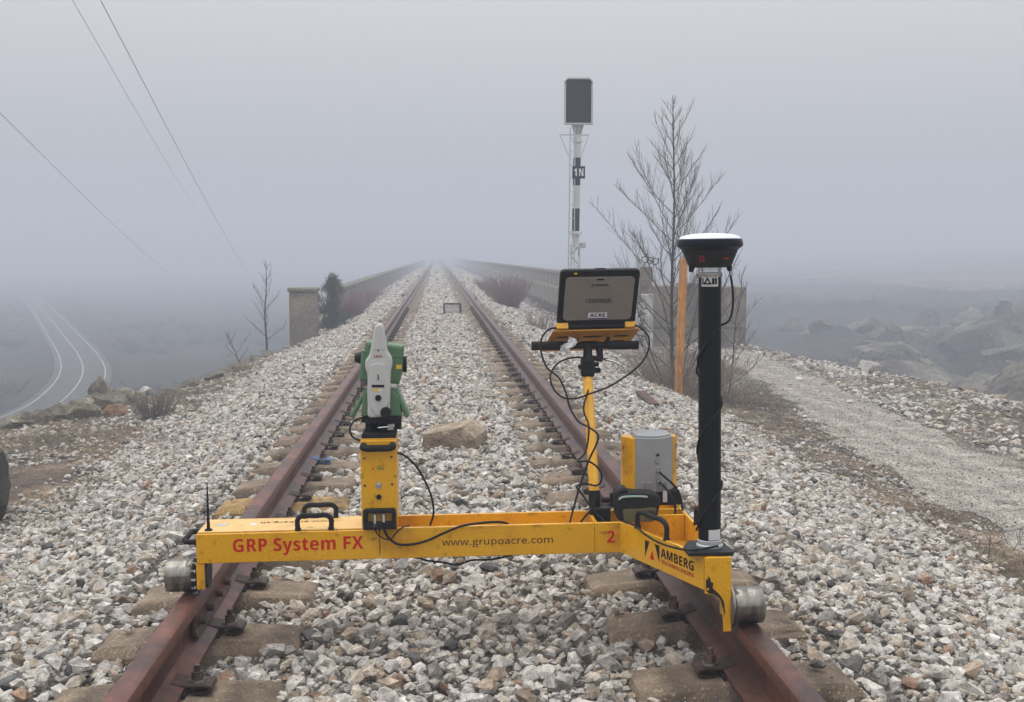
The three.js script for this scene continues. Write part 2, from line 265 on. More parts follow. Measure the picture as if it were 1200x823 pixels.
// the road far below, with its painted lines
{
  const strip = (off0, off1, lift, i0 = 0, i1 = 1) => {
    const p = [], uv = [], ix = [], a = Math.floor(i0 * 160), b = Math.floor(i1 * 160); let k = 0;
    for (let i = a; i <= b; i++) { const c = roadPts[i], d = roadPts[Math.min(i + 1, 160)].clone().sub(roadPts[Math.max(i - 1, 0)]).setY(0).normalize(), nx = -d.z, nz = d.x; for (const o of [off0, off1]) { p.push(c.x + nx * o, c.y + lift, c.z + nz * o); uv.push(o, i * 0.9); } if (i < b) { ix.push(k, k + 1, k + 2, k + 1, k + 3, k + 2); k += 2; } }
    const g = new THREE.BufferGeometry(); g.setAttribute('position', new THREE.Float32BufferAttribute(p, 3)); g.setAttribute('uv', new THREE.Float32BufferAttribute(uv, 2)); g.setIndex(ix); g.computeVertexNormals(); return g;
  };
  const road = structure('road', strip(-1.55, 1.55, 0.05), M.asphalt);
  for (const o of [-1.2, 0, 1.2]) { const m = new THREE.Mesh(strip(o - 0.035, o + 0.035, 0.062), M.line); m.name = 'road_marking'; m.receiveShadow = true; road.add(m); }
}

// ------------------------------------------------------------------ track: rails, sleepers
const GX = 0.87, PITCH_S = 0.56, S0 = 3.508;                        // rail centre from track centre; sleeper spacing; a sleeper's place
{
  const half = [[0.07, -0.159], [0.07, -0.148], [0.03, -0.134], [0.013, -0.124], [0.0085, -0.108], [0.0085, -0.062], [0.012, -0.052], [0.032, -0.043], [0.036, -0.038], [0.0355, -0.012], [0.032, -0.005], [0.024, -0.0015], [0.01, 0]];
  const outline = [...half, ...half.slice().reverse().map(([x, y]) => [-x, y])];
  for (const sd of [-1, 1]) {
    const t = thing('rail', sd < 0 ? 'rusty steel rail that carries the lone wheel of the yellow trolley, with a bolted joint' : 'rusty steel rail under the yellow trolley, on the side of the signal mast', 'rail', [sd * GX, -0.159, -3], { cant: true, group: 'rails of the track' });
    const g = prism(outline, 325); g.rotateY(0); g.translate(sd * GX, 0, -323);
    const m = part(t, 'rail_bar', toCreasedNormals(join(g), 0.5), M.rail);
    if (sd < 0) for (const q of [-1, 1]) {                           // joint bar with its bolts
      const bar = prism([[0.01, -0.118], [0.034, -0.128], [0.036, -0.122], [0.026, -0.1], [0.024, -0.075], [0.03, -0.05], [0.028, -0.045], [0.012, -0.052]].map(([x, y]) => [q * x, y]), 0.62, 0.002); bar.translate(sd * GX, 0, -4.47);
      const b = part(t, 'joint_bar', bar, M.rail);
      for (const s of [3.93, 4.08, 4.25, 4.4]) part(b, 'bolt', rod(V(sd * GX + q * 0.022, -0.088, -s), V(sd * GX + q * 0.046, -0.088, -s), 0.014, 0.014, 6), M.nut);
    }
  }
}
function blockGeo(cx, s, r) {
  const lv = [[-0.36, 0.35, 0.145], [-0.215, 0.342, 0.128], [-0.186, 0.33, 0.112], [-0.174, 0.3, 0.096]], P = [], ix = [];
  const N = [4, 3], ring = []; for (let i = 0; i < N[0]; i++) ring.push([-1 + 2 * i / N[0], -1]); for (let i = 0; i < N[1]; i++) ring.push([1, -1 + 2 * i / N[1]]); for (let i = 0; i < N[0]; i++) ring.push([1 - 2 * i / N[0], 1]); for (let i = 0; i < N[1]; i++) ring.push([-1, 1 - 2 * i / N[1]]);
  const R = ring.length;
  lv.forEach(([y, a, b], L) => ring.forEach(([u, v]) => P.push(V(cx + u * a * (1 + 0.02 * (r() - 0.5)) , y + (L > 1 ? 0.006 * (r() - 0.5) - 0.012 * Math.abs(u) ** 4 : 0), -s + v * b * (1 + 0.06 * (r() - 0.5))))));
  for (let L = 0; L < 3; L++) for (let i = 0; i < R; i++) { const a = L * R + i, b = L * R + (i + 1) % R; ix.push(a, a + R, b, b, a + R, b + R); }
  P.push(V(cx, -0.171, -s)); for (let i = 0; i < R; i++) ix.push(3 * R + i, P.length - 1, 3 * R + (i + 1) % R);
  const g = new THREE.BufferGeometry(); g.setAttribute('position', new THREE.Float32BufferAttribute(P.flatMap((p) => [p.x, p.y, p.z]), 3)); g.setIndex(ix); g.computeVertexNormals();
  return toCreasedNormals(g.toNonIndexed(), 0.45);
}
const clipOutline = [[0.03, -0.1315], [0.07, -0.142], [0.13, -0.1435], [0.146, -0.148], [0.151, -0.157], [0.146, -0.1675], [0.13, -0.171], [0.095, -0.1715], [0.095, -0.166], [0.13, -0.165], [0.141, -0.157], [0.132, -0.151], [0.07, -0.1505], [0.03, -0.138]];
const clipBase = join(prism(clipOutline, 0.086, 0.002)), tieGeo = rod(V(-0.6, -0.27, 0), V(0.6, -0.27, 0), 0.03, 0.03, 6);
const fastGeo = { w: rod(V(0.1, -0.1432, 0), V(0.1, -0.137, 0), 0.026, 0.024, 18), n: rod(V(0.1, -0.137, 0), V(0.1, -0.113, 0), 0.019, 0.018, 6), b: rod(V(0.1, -0.113, 0), V(0.1, -0.094, 0), 0.0105, 0.0095, 10) };
const simpleClip = rbox(0.05, 0.15, -0.165, -0.13, -0.04, 0.04, 0.004, 1), simpleNut = rod(V(0.1, -0.13, 0), V(0.1, -0.09, 0), 0.02, 0.012, 6);
const NSLEEP = 236;
{
  const r = rng(77), variants = [0, 1, 2, 3].map(() => [metreUV(join(blockGeo(-GX, 0, r))), metreUV(join(blockGeo(GX, 0, r)))]);
  variants.forEach((v, i) => v.forEach((g) => { const uv = g.attributes.uv; for (let k = 0; k < uv.count; k++) uv.setXY(k, uv.getX(k) + i * 0.37, uv.getY(k) + i * 0.61); }));
  const mk = (g, mat, name, par) => { const m = new THREE.Mesh(g, mat); m.name = name; m.castShadow = m.receiveShadow = true; par.add(m); return m; };
  const place = (g, q, side) => { const c = join(g); if (q < 0) { c.scale(-1, 1, 1); for (const A of [c.attributes.position, c.attributes.normal]) for (let i = 0; i < A.count; i += 3) { const t = [A.getX(i), A.getY(i), A.getZ(i)]; A.setXYZ(i, A.getX(i + 1), A.getY(i + 1), A.getZ(i + 1)); A.setXYZ(i + 1, ...t); } } c.translate(side * GX, 0, 0); return metreUV(c); };
  const cache = {};
  const cached = (key, g, q, side) => (cache[key + q + side] ??= place(g, q, side));
  const clipAt = (() => { const c = clipBase.clone(); c.translate(0, 0, -0.043); return c; })();
  for (let k = -4; k < NSLEEP; k++) {
    const s = S0 + k * PITCH_S, blue = k === 7, yel = k === 5;
    const t = thing('sleeper', blue ? 'concrete sleeper with blue painted rail clips' : yel ? 'concrete sleeper with a yellow stained block just behind the trolley beam' : 'grey brown concrete block sleeper bedded in ballast under the rails', 'sleeper', [0, -0.36, -s], { cant: true, group: 'sleepers under the rails' });
    t.base = null;
    const shift = (m) => { m.position.y = 0.36; return m; };
    [-1, 1].forEach((sd, i) => shift(mk(variants[(k + 40) % 4][i], yel && sd < 0 ? M.sleeperYellow : M.sleeper, 'block', t)));
    if (k < 24) shift(mk(tieGeo, M.clip, 'tie_bar', t));
    for (const sd of [-1, 1]) {
      if (k < 46) { const pd = shift(mk(cache['pad' + sd] ??= rbox(sd * GX - 0.075, sd * GX + 0.075, -0.1755, -0.1595, -0.07, 0.07, 0.002, 1), M.pad, 'rail_pad', t)); }
      for (const q of [-1, 1]) {
        if (k < 14) {
          const c = shift(mk(cached('clip', clipAt, q, sd), blue && sd < 0 ? M.clipBlue : M.clip, 'clip', t));
          mk(cached('w', fastGeo.w, q, sd), M.washer, 'washer', c); mk(cached('n', fastGeo.n, q, sd), M.nut, 'nut', c); mk(cached('b', fastGeo.b, q, sd), M.nut, 'bolt', c);
        } else if (k < 46) { const c = shift(mk(cached('sc', simpleClip, q, sd), M.clip, 'clip', t)); mk(cached('sn', simpleNut, q, sd), M.nut, 'nut', c); }
      }
    }
  }
}
const overBlock = (x, s, m = 0) => { const a = Math.abs(Math.abs(x) - GX); if (a > 0.325 + m) return false; const f = ((s - S0) / PITCH_S % 1 + 1) % 1; return Math.min(f, 1 - f) * PITCH_S < 0.105 + m; };

// ------------------------------------------------------------------ stones: ballast and what lies loose beside it
const stoneGeos = (() => {
  const r = rng(5), out = [];
  for (let k = 0; k < 10; k++) {
    const pts = [], n = 9 + (k % 4) * 2, e = [1, 0.66 + 0.2 * r(), 0.74 + 0.2 * r()];
    for (let i = 0; i < n; i++) { const z = 1 - 2 * (i + 0.5) / n + 0.2 * (r() - 0.5), a = i * 2.39996 + 0.9 * r(), q = Math.sqrt(Math.max(0.02, 1 - z * z)), j = 0.78 + 0.42 * r(); pts.push(V(q * Math.cos(a) * e[0] * j, clamp(z, -0.9, 0.9) * e[1] * j, q * Math.sin(a) * e[2] * j)); }
    const g = metreUV(join(new ConvexGeometry(pts)), 0.33); const uv = g.attributes.uv; for (let i = 0; i < uv.count; i++) uv.setXY(i, uv.getX(i) + k * 0.31, uv.getY(i) + k * 0.17);
    out.push(g);
  }
  return out;
})();
const stoneColors = [[0.67, 0.645, 0.605, 25], [0.78, 0.755, 0.71, 24], [0.52, 0.5, 0.47, 13], [0.66, 0.59, 0.495, 15], [0.55, 0.45, 0.345, 6], [0.36, 0.29, 0.225, 5], [0.34, 0.32, 0.3, 5], [0.14, 0.138, 0.138, 3], [0.45, 0.3, 0.21, 1.5], [0.78, 0.755, 0.715, 12]];
const colorSum = stoneColors.reduce((a, c) => a + c[3], 0);
const pickColor = (r, k = 1) => { let q = r() * colorSum, c; for (c of stoneColors) { q -= c[3]; if (q <= 0) break; } const v = (0.84 + 0.32 * r()) * k; return [c[0] * v, c[1] * v, c[2] * v]; };
const stoneMat = std([1, 1, 1], 0.95, { map: T.stone, bumpMap: T.stoneBump, bumpScale: 0.004 });
const inReach = (x, s) => Math.abs(x + 0.05 - 0.0627 * s) < 0.43 * s + 1.9;
const stones = [];                                                   // [x, y, s, size, flat, colour]
{
  const r = rng(1234);
  const scatter = (s0, s1, x0, x1, pitch, fn) => { for (let s = s0; s < s1; s += pitch) for (let x = x0; x < x1; x += pitch) { const X = x + (r() - 0.5) * pitch * 1.3, S = s + (r() - 0.5) * pitch * 1.3; if (inReach(X, S)) fn(X, S); } };
  const lay = (size0, size1, keep = 1, bury = 0.25) => (x, s) => {
    if (r() > keep) return;
    const ax = Math.abs(x), u = r(), size = lerp(size0, size1, u * u * 0.9 + (u > 0.97 ? 0.5 : 0));
    const edge = Math.max(smooth(2.7, 3.4, -x), smooth(2.95, 3.5, x)) + 0.9 * (fbm(x * 1.2, s * 1.2, 151, 3) - 0.5);
    if (edge > 0.55 && r() < edge) return;
    const deck = s > 27.2;
    if (Math.abs(ax - GX) < 0.066 + size * 0.45) return;              // keep the rail foot clear
    let y = ground(x, s) + size * (bury - 0.1 + 0.3 * r());
    if (overBlock(x, s, size * 0.28)) { if (r() > 0.035 || ax - GX < -0.1 && r() > 0.3) return; y = -0.174 + CANT * x + size * 0.26; }
    else if (Math.abs(ax - GX) < 0.42) y -= 0.028;                    // cribs lie a little below the sleeper tops
    if (deck && ax > 0.5 && ax < 0.8) { if (r() < 0.95) return; }
    stones.push([x, y, s, size, 0.75 + 0.3 * r(), pickColor(r)]);
  };
  scatter(2.2, 13, -3.5, 3.6, 0.0325, lay(0.024, 0.064, 0.98));
  scatter(2.2, 8, -3.2, 3.3, 0.17, lay(0.055, 0.078, 0.45, 0.4));
  scatter(2.6, 8.5, -3.2, 3.3, 0.029, lay(0.009, 0.02, 0.8, -0.1));
  scatter(13, 30, -3.5, 3.7, 0.043, lay(0.035, 0.075));
  scatter(30, 62, -3.35, 4.45, 0.075, lay(0.07, 0.12));
  scatter(62, 150, -3.3, 4.4, 0.16, lay(0.14, 0.24));
  const loose = (size0, size1, keep, dark = 1, patch = 0) => (x, s) => { const u = r(); if (r() > keep * (patch ? smooth(0.5 - patch, 0.5 + patch, fbm(x * 0.8 + 4, s * 0.8, 161, 3)) : 1)) return; const size = lerp(size0, size1, u * u * u); if (x > pathL(s) + 0.15 && x < pathR(s) - 0.15 && size > 0.03 && r() > 0.04) return; stones.push([x, ground(x, s) + size * 0.12 + (x > pathL(s) && x < pathR(s) ? 0.014 : 0), s, size, 0.5 + 0.35 * r(), pickColor(r, dark)]); };
  scatter(3, 28, -7.2, -2.6, 0.055, loose(0.015, 0.09, 1.2, 0.95, 0.22));
  scatter(3, 28, 2.9, 4.9, 0.06, loose(0.015, 0.075, 0.75, 0.9, 0.3));
  scatter(5, 27, 3.5, 7.4, 0.038, loose(0.008, 0.03, 0.8, 0.95));
  scatter(6, 30, 5.7, 9.2, 0.06, loose(0.03, 0.13, 0.9, 1.0, 0.5));
}
{
  const m = new THREE.Matrix4(), q = new THREE.Quaternion(), e = new THREE.Euler(), r = rng(99);
  const mat = ([x, y, s, size, flat]) => { e.set(1.5 * (r() - 0.5), r() * 6.28, 1.5 * (r() - 0.5)); return m.compose(V(x, y, -s), q.setFromEuler(e), V(size * 0.56 * (0.9 + 0.35 * r()), size * 0.5 * flat, size * 0.5 * (0.85 + 0.3 * r()))); };
  // the 300 stones that show largest are single pieces of the ballast bed
  const seen = stones.map((st, i) => { const c = V(st[0], st[1], -st[2]).project(camera); const dx = st[0]; return [Math.abs(c.x) < 0.98 && c.y > -0.99 && c.y < 0.9 && st[2] < 6 ? st[3] / st[2] : 0, i]; }).sort((a, b) => b[0] - a[0]).slice(0, 300).map((a) => a[1]);
  const single = new Set(seen), mats = new Map();
  const pieceMat = (c) => { const k = c.map((v) => Math.round(v * 14)).join(); if (!mats.has(k)) { const mm = stoneMat.clone(); mm.color.setRGB(...c); mats.set(k, mm); } return mats.get(k); };
  for (const i of seen) { const o = new THREE.Mesh(stoneGeos[i % 10], pieceMat(stones[i][5])); o.name = 'stone'; mat(stones[i]).decompose(o.position, o.quaternion, o.scale); o.castShadow = o.receiveShadow = true; bed.add(o); }
  const massOf = (parent, name, test) => {
    const g = new THREE.Group(); g.name = name; g.userData.kind = 'stuff'; parent.add(g);
    for (let k = 0; k < 10; k++) {
      const list = []; stones.forEach((st, i) => { if (i % 10 === k && !single.has(i) && test(st)) list.push(st); });
      const im = new THREE.InstancedMesh(stoneGeos[k], stoneMat, list.length); im.name = 'stones'; im.castShadow = im.receiveShadow = true; const col = new THREE.Color();
      list.forEach((st, i) => { im.setMatrixAt(i, mat(st)); im.setColorAt(i, col.setRGB(...st[5])); }); g.add(im);
    }
    return g;
  };
  const onBed = (st) => st[0] > -3.05 && st[0] < 3.35;
  massOf(bed, 'ballast', onBed);
  const lg = massOf(scene, 'gravel', (st) => !onBed(st)); lg.userData.label = 'loose pale stones scattered over the brown verges and beside the path'; lg.userData.category = 'gravel';
  console.log('stones', stones.length);
}

// ------------------------------------------------------------------ walls of the bridge
const onGround = (x, s) => ground(x, s);
{
  const g = thing('parapet_wall', 'concrete bridge parapet with a ledge under its coping, beside the juniper', 'parapet', [-3.25, -0.9, -38.6]);
  part(g, 'wall', [rbox(-3.42, -3.1, -14, -0.02, -330, -38.6, 0.02), rbox(-3.45, -3.15, -14, -0.62, -38.58, -28.8, 0.03)], M.wall, { k: 1 });
  let s = 38.5; const r = rng(8);
  for (let k = 0; k < 30; k++) { const l = 2.1 + r() * 0.5, dy = (r() - 0.5) * 0.03, dx = (r() - 0.5) * 0.03; part(g, 'coping_stone', rbox(-3.46 + dx, -3.05 + dx, -0.018 + dy * 0.1, 0.11 + dy, -s - l + 0.02, -s, 0.03), M.coping); s += l; }
  part(g, 'coping', rbox(-3.46, -3.05, -0.018, 0.11, -330, -s, 0.03), M.coping);
  const p = thing('end_pillar', 'square weathered concrete end pillar with mossy cap on the juniper side of the track', 'pillar', [-3.18, -1.1, -28.2]);
  part(p, 'shaft', toCreasedNormals(weather(rbox(-3.5, -2.88, -1.6, 0.27, -28.75, -28.1, 0.03, 3), 0.03, 5), 0.7), M.wall);
  part(p, 'cap', toCreasedNormals(weather(rbox(-3.53, -2.85, 0.27, 0.36, -28.8, -28.06, 0.03, 3), 0.03, 6), 0.7), M.coping);
}
function weather(g, amt, k) {                                        // small dents and chips in a plain block
  const n = g.index ? g.toNonIndexed() : g, p = n.attributes.position, v = V();
  for (let i = 0; i < p.count; i++) { v.fromBufferAttribute(p, i); const q = v.clone().multiplyScalar(4); p.setXYZ(i, v.x + amt * (noise3(q, k) - 0.5), v.y + amt * (noise3(q, k + 31) - 0.5), v.z + amt * (noise3(q, k + 57) - 0.5)); }
  n.computeVertexNormals(); return n;
}
{
  const g = thing('parapet_wall', 'long plain concrete parapet with a pale ledge along its foot, behind the signal mast', 'parapet', [4.6, -0.6, -31]);
  part(g, 'wall', [rbox(4.5, 4.95, -14, 0.42, -330, -29.4, 0.02)], M.wall);
  part(g, 'coping', [rbox(4.46, 4.99, 0.422, 0.53, -330, -29.36, 0.02)], M.coping);
  part(g, 'ledge', [rbox(4.22, 4.498, -0.7, -0.02, -330, -29.4, 0.03)], M.wall);
  const w = thing('wing_wall', 'rough grey concrete wing wall standing across the end of the path', 'wall', [6.2, -1.1, -28.4]);
  let k = 0; for (const [x0, x1, top] of [[4.75, 5.75, 0.4], [5.76, 6.62, 0.44], [6.63, 7.36, 0.37]]) for (const [y0, y1] of [[-2, -0.62], [-0.615, top]]) part(w, 'concrete_block', toCreasedNormals(weather(rbox(x0, x1 - 0.004, y0, y1, -28.9 - 0.02 * (k % 2), -28.3 + 0.02 * (k++ % 3), 0.03, 3), 0.05, k), 0.7), M.wall);
  const q = thing('graffiti_pillar', 'narrow pale pillar covered in black graffiti behind the laptop', 'pillar', [4.55, -1, -26.6]);
  part(q, 'shaft', weather(rbox(4.33, 4.78, -1.3, 0.26, -26.9, -26.5, 0.02, 2), 0.015, 3), std([0.75, 0.76, 0.73], 0.9, { map: rep(T.stone, 0.8) }));
  part(q, 'head', weather(rbox(4.5, 4.77, 0.262, 0.86, -26.88, -26.56, 0.015, 2), 0.01, 4), M.wall);
  part(q, 'steel_post', rbox(4.42, 4.5, 0.262, 1.02, -26.75, -26.67, 0.006, 1), M.galv);
  const r = rng(12), mk = [];                                         // sprayed strokes
  const stroke = (cx, cy, w, h) => { const pts = []; for (let i = 0; i < 6; i++) pts.push(V(cx + (r() - 0.5) * w, cy + (r() - 0.5) * h, -26.489)); const t = tube(pts, 0.014, 30, 5); t.translate(0, 0, 26.489); t.scale(1, 1, 0.15); t.translate(0, 0, -26.489); mk.push(t); };
  for (let i = 0; i < 5; i++) stroke(4.55, -0.75 + i * 0.2, 0.36, 0.24);
  part(q, 'graffiti', mk, M.blackInk);
  const wr = []; for (let i = 0; i < 3; i++) { const c = V(4.62 + i * 0.12, 0.98 + i * 0.0 - 0.02 * i, -26.7), pts = []; for (let a = 0; a <= 9; a++) pts.push(V(c.x + 0.075 * Math.cos(a * 0.75), c.y + 0.09 * Math.sin(a * 0.75) + 0.01 * a, c.z)); wr.push(tube(pts, 0.012, 40, 5)); }
  wr.push(rod(V(4.6, 0.85, -26.7), V(4.62, 0.95, -26.7), 0.012)); part(q, 'bent_wire', wr, M.dark);
}

// ------------------------------------------------------------------ boulders
function boulderGeo(seed, detail = 3, sharp = 0.5) {
  const g = mergeVertices(new THREE.IcosahedronGeometry(1, 9).deleteAttribute('normal').deleteAttribute('uv')), p = g.attributes.position, r = rng(seed), v = V(), planes = [];
  for (let i = 0; i < 14; i++) planes.push([V(r() - 0.5, r() - 0.5, r() - 0.5).normalize(), 0.42 + 0.34 * r()]);
  for (let i = 0; i < p.count; i++) {
    v.fromBufferAttribute(p, i); let l = 1;
    for (const [n, d] of planes) { const c = v.dot(n); if (c > 0.02) l = Math.min(l, d / c); }
    v.multiplyScalar(lerp(1, l, sharp) + 0.2 * (noise3(v.clone().multiplyScalar(2.4), seed) - 0.5) + 0.12 * (noise3(v.clone().multiplyScalar(8), seed + 3) - 0.5)); p.setXYZ(i, v.x, v.y, v.z);
  }
  g.computeVertexNormals(); return toCreasedNormals(g, 0.3);
}
const bGeos = [1, 2, 3, 4, 5, 6].map((k) => boulderGeo(k * 13, 3, 1));
function boulder(name, label, cat, x, s, w, h, d, mat, o = {}) {
  const y = o.y ?? onGround(x, s), t = thing(name, label, cat, [x, y, -s], { group: o.group }); const r = rng(Math.round(x * 100 + s * 37) + 900);
  const g = bGeos[o.k ?? Math.floor(r() * 6)].clone(); g.rotateY(o.turn ?? r() * 6.28); if (o.tilt) g.rotateZ(o.tilt); g.scale(w / 2, h / 1.7, d / 2); g.translate(x, y + h * (o.up ?? 0.3), -s);
  part(t, 'rock', g, mat); return t;
}
{
  const lb = 'grey boulder with lichen on the grassy crest above the road', gr = 'boulders along the crest above the road';
  for (const [u, v, s, w, h] of [[30, 492, 16.0, 0.36, 0.2], [48, 488, 16.1, 0.3, 0.24], [72, 486, 16.2, 0.5, 0.36], [100, 478, 16.6, 0.46, 0.34], [118, 462, 18, 0.36, 0.52], [128, 476, 17, 0.6, 0.3], [92, 488, 16.0, 0.5, 0.26], [136, 458, 18.6, 0.5, 0.3], [150, 470, 17.6, 0.4, 0.22], [14, 492, 15.9, 0.36, 0.2], [158, 462, 18.4, 0.5, 0.26], [196, 452, 19.2, 0.34, 0.18], [225, 444, 20.4, 0.42, 0.16], [250, 436, 21.5, 0.4, 0.2], [278, 430, 22.3, 0.34, 0.15], [300, 415, 25, 0.4, 0.22], [315, 410, 25.8, 0.35, 0.2]]) { const p = at(u, v, s); boulder('boulder', lb, 'boulder', p.x, s, w * 1.15, h * 1.2, w * 0.8, M.boulder, { group: gr }); }
  const p1 = at(136, 488, 15.8); boulder('boulder', 'rust orange boulder lying below the lichen covered rocks', 'boulder', p1.x, 15.8, 0.5, 0.28, 0.4, M.boulderRust, { k: 2 });
  const p2 = at(168, 449, 19.2); boulder('boulder', 'small white slanting rock on the crest above the road', 'boulder', p2.x, 19.2, 0.34, 0.26, 0.25, M.boulderWhite, { k: 4, tilt: 0.4 });
  boulder('boulder', 'dark mossy upright boulder standing alone beside the ballast', 'boulder', -3.42, 8.9, 0.42, 0.95, 0.5, std([0.1, 0.1, 0.085], 0.95, { map: rep(T.lichen, 1) }), { k: 1 });
  const p3 = at(1017, 434, 23.5); boulder('boulder', 'white peaked rock on the stony bank beyond the path', 'boulder', p3.x, 23.5, 0.62, 0.5, 0.5, M.boulderWhite, { k: 0, tilt: 0.2 });
  for (const [u, v, s] of [[985, 424, 25], [1068, 438, 22.5], [1135, 458, 19.6], [1162, 464, 18.8], [1190, 473, 18], [1095, 449, 20.8], [940, 412, 26.8]]) { const p = at(u, v, s); boulder('boulder', 'flat pale rock half sunk along the stony bank', 'boulder', p.x, s, 0.5, 0.2, 0.4, M.boulderBeige, { group: 'pale rocks on the stony bank' }); }
  const st = boulder('cut_stone', 'large squared brown stone lying on ballast between the rails', 'stone', 0.06, 8.05, 0.01, 0.01, 0.01, M.boulderBeige, { y: -0.2 }); st.clear();
  const q = prism([[-0.19, 0.02], [-0.12, -0.03], [0.13, -0.03], [0.2, 0.03], [0.19, 0.1], [0.1, 0.17], [-0.03, 0.135], [-0.18, 0.1]], 0.26, 0.012); q.translate(0, 0, -0.13); q.rotateY(-0.35); q.rotateX(0.12); q.translate(0.06, -0.18, -8.05);
  part(st, 'rock', toCreasedNormals(weather(q, 0.03, 88), 0.6), std([0.46, 0.37, 0.27], 0.95, { map: rep(T.stone, 2.5), ...bump(T.stoneBump, 5, 0.012) }));
  const w = 'single pale stone larger than the ballast round it on the outer slope'; boulder('big_stone', w, 'stone', 1.9, 4.75, 0.1, 0.1, 0.09, M.boulderBeige, { k: 3 });
  // crags on the far hillside, dim in the fog
  const r = rng(404); const done = [];
  for (let i = 0; i < 70 && done.length < 42; i++) { const s = 34 + 50 * r(), u = 930 + 310 * r(), x = (u - 512) / F * s; if (x < 13.5) continue; const w = 1.6 + 4 * r() ** 2; if (done.some(([a, b, c]) => Math.hypot(a - x, b - s) < (c + w) * 0.4)) continue; done.push([x, s, w]); boulder('crag', 'pale grey crag dim in the fog on the hillside beyond the path', 'crag', x, s, w * (0.9 + 0.7 * r()), w * (0.55 + 0.5 * r()), w * 0.9, M.crag, { up: 0.1, tilt: (r() - 0.5) * 0.8, group: 'crags on the foggy hillside' }); }
}

// ------------------------------------------------------------------ plants
function taper(pts, r0, r1, n = 5) {
  const c = new THREE.CatmullRomCurve3(pts, false, 'centripetal'), seg = Math.max(2, (pts.length - 1) * 2), g = new THREE.TubeGeometry(c, seg, 1, n, false), p = g.attributes.position, v = V();
  for (let i = 0; i <= seg; i++) { const o = c.getPointAt(i / seg), r = lerp(r0, r1, i / seg); for (let j = 0; j <= n; j++) { const k = i * (n + 1) + j; v.fromBufferAttribute(p, k).sub(o).multiplyScalar(r).add(o); p.setXYZ(k, v.x, v.y, v.z); } }
  return g;
}
function limb(a, dir, len, r, bend, bow = 0.12, n = 4) { const pts = [a.clone()], d = dir.clone().normalize(), st = len / n; for (let i = 1; i <= n; i++) { d.add(V((r() - 0.5) * bend, bow * (1 + (r() - 0.5)), (r() - 0.5) * bend)).normalize(); pts.push(pts[i - 1].clone().addScaledVector(d, st)); } return pts; }
function bareTree(label, x, s, height, o) {
  const r = rng(o.seed), y = onGround(x, s) - 0.05, t = thing('bare_tree', label, 'tree', [x, y, -s]), base = V(x, y, -s);
  const trunk = [base.clone()]; for (let i = 1; i <= 6; i++) trunk.push(V(x + o.lean * height * i / 6 + (r() - 0.5) * 0.05, y + height * i / 6, -s + (r() - 0.5) * 0.06));
  part(t, 'trunk', taper(trunk, o.r, 0.004, 8), M.bark);
  const tc = new THREE.CatmullRomCurve3(trunk), big = [], fine = [];
  for (let k = 0; k < o.n; k++) {
    const f = o.f0 + (0.96 - o.f0) * (k + 0.5 * r()) / o.n, a = tc.getPoint(f), az = k * 2.4 + r(), L = height * Math.min(1, (1 - f) * 1.7) * o.spread * (0.6 + 0.7 * r()) + 0.1, up = lerp(0.75, 1.9, f);
    const pts = limb(a, V(Math.cos(az), up * 0.75, Math.sin(az)), L * (0.75 + 0.5 * r()), r, 0.38, 0.1, 5); big.push(taper(pts, o.r * 0.2 * (1 - f) + 0.004, 0.0018, 5));
    const bc = new THREE.CatmullRomCurve3(pts), m = Math.round(L * o.twigs) + 2;
    for (let j = 0; j < m; j++) {
      const g = 0.2 + 0.78 * (j + r()) / m, b = bc.getPoint(g), d = bc.getTangent(g).add(V((r() - 0.5) * 1.5, 0.45 * r(), (r() - 0.5) * 1.5)), l = (0.12 + 0.3 * r()) * L * (1.15 - g) + 0.08, tp = limb(b, d, l, r, 0.3, 0.1, 3); fine.push(taper(tp, 0.0032, 0.0014, 4));
      if (l > 0.22) for (let z = 0; z < 2; z++) { const q = tp[1 + z].clone(); fine.push(taper(limb(q, d.clone().add(V((r() - 0.5) * 1.4, 0.3, (r() - 0.5) * 1.4)), l * 0.5, r, 0.3, 0.1, 2), 0.0022, 0.0011, 3)); }
    }
  }
  for (let k = 0; k < (o.stems ?? 0); k++) {                         // thin side stems from the foot
    const az = k * 2.2 + r(), pts = limb(base.clone().add(V(0.1 * Math.cos(az), 0.05, 0.1 * Math.sin(az))), V(Math.cos(az) * 0.75, 1, Math.sin(az) * 0.75), height * (0.3 + 0.25 * r()), r, 0.3, 0.16, 6); big.push(taper(pts, 0.012, 0.002, 5));
    const bc = new THREE.CatmullRomCurve3(pts); for (let j = 0; j < 14; j++) { const g = 0.15 + 0.8 * r(), d = bc.getTangent(g).add(V((r() - 0.5) * 1.6, 0.3 * r(), (r() - 0.5) * 1.6)); fine.push(taper(limb(bc.getPoint(g), d, 0.2 + 0.4 * r() * (1.1 - g), r, 0.35, 0.1, 3), 0.0034, 0.0013, 4)); }
  }
  const crown = part(t, 'crown', big, M.bark); part(crown, 'twigs', fine, M.twig); return t;
}
bareTree('tall bare young tree with a straight trunk beside the orange post', 3.33, 17.0, 4.25, { seed: 21, lean: -0.004, r: 0.032, n: 50, f0: 0.06, spread: 0.33, twigs: 12, stems: 7 });
bareTree('small bare sapling on the crest next to the end pillar', at(312, 400, 26.5).x, 26.5, 2.2, { seed: 5, lean: 0.0, r: 0.028, n: 13, f0: 0.18, spread: 0.28, twigs: 7 });
bareTree('low leaning leafless sprout below the small sapling', at(285, 408, 25.5).x, 25.5, 0.7, { seed: 9, lean: -0.5, r: 0.014, n: 7, f0: 0.2, spread: 0.6, twigs: 7 });
bareTree('thin leafless sapling half hidden by the antenna pole', 4.3, 17.6, 1.9, { seed: 31, lean: 0.1, r: 0.012, n: 16, f0: 0.1, spread: 0.42, twigs: 9 });

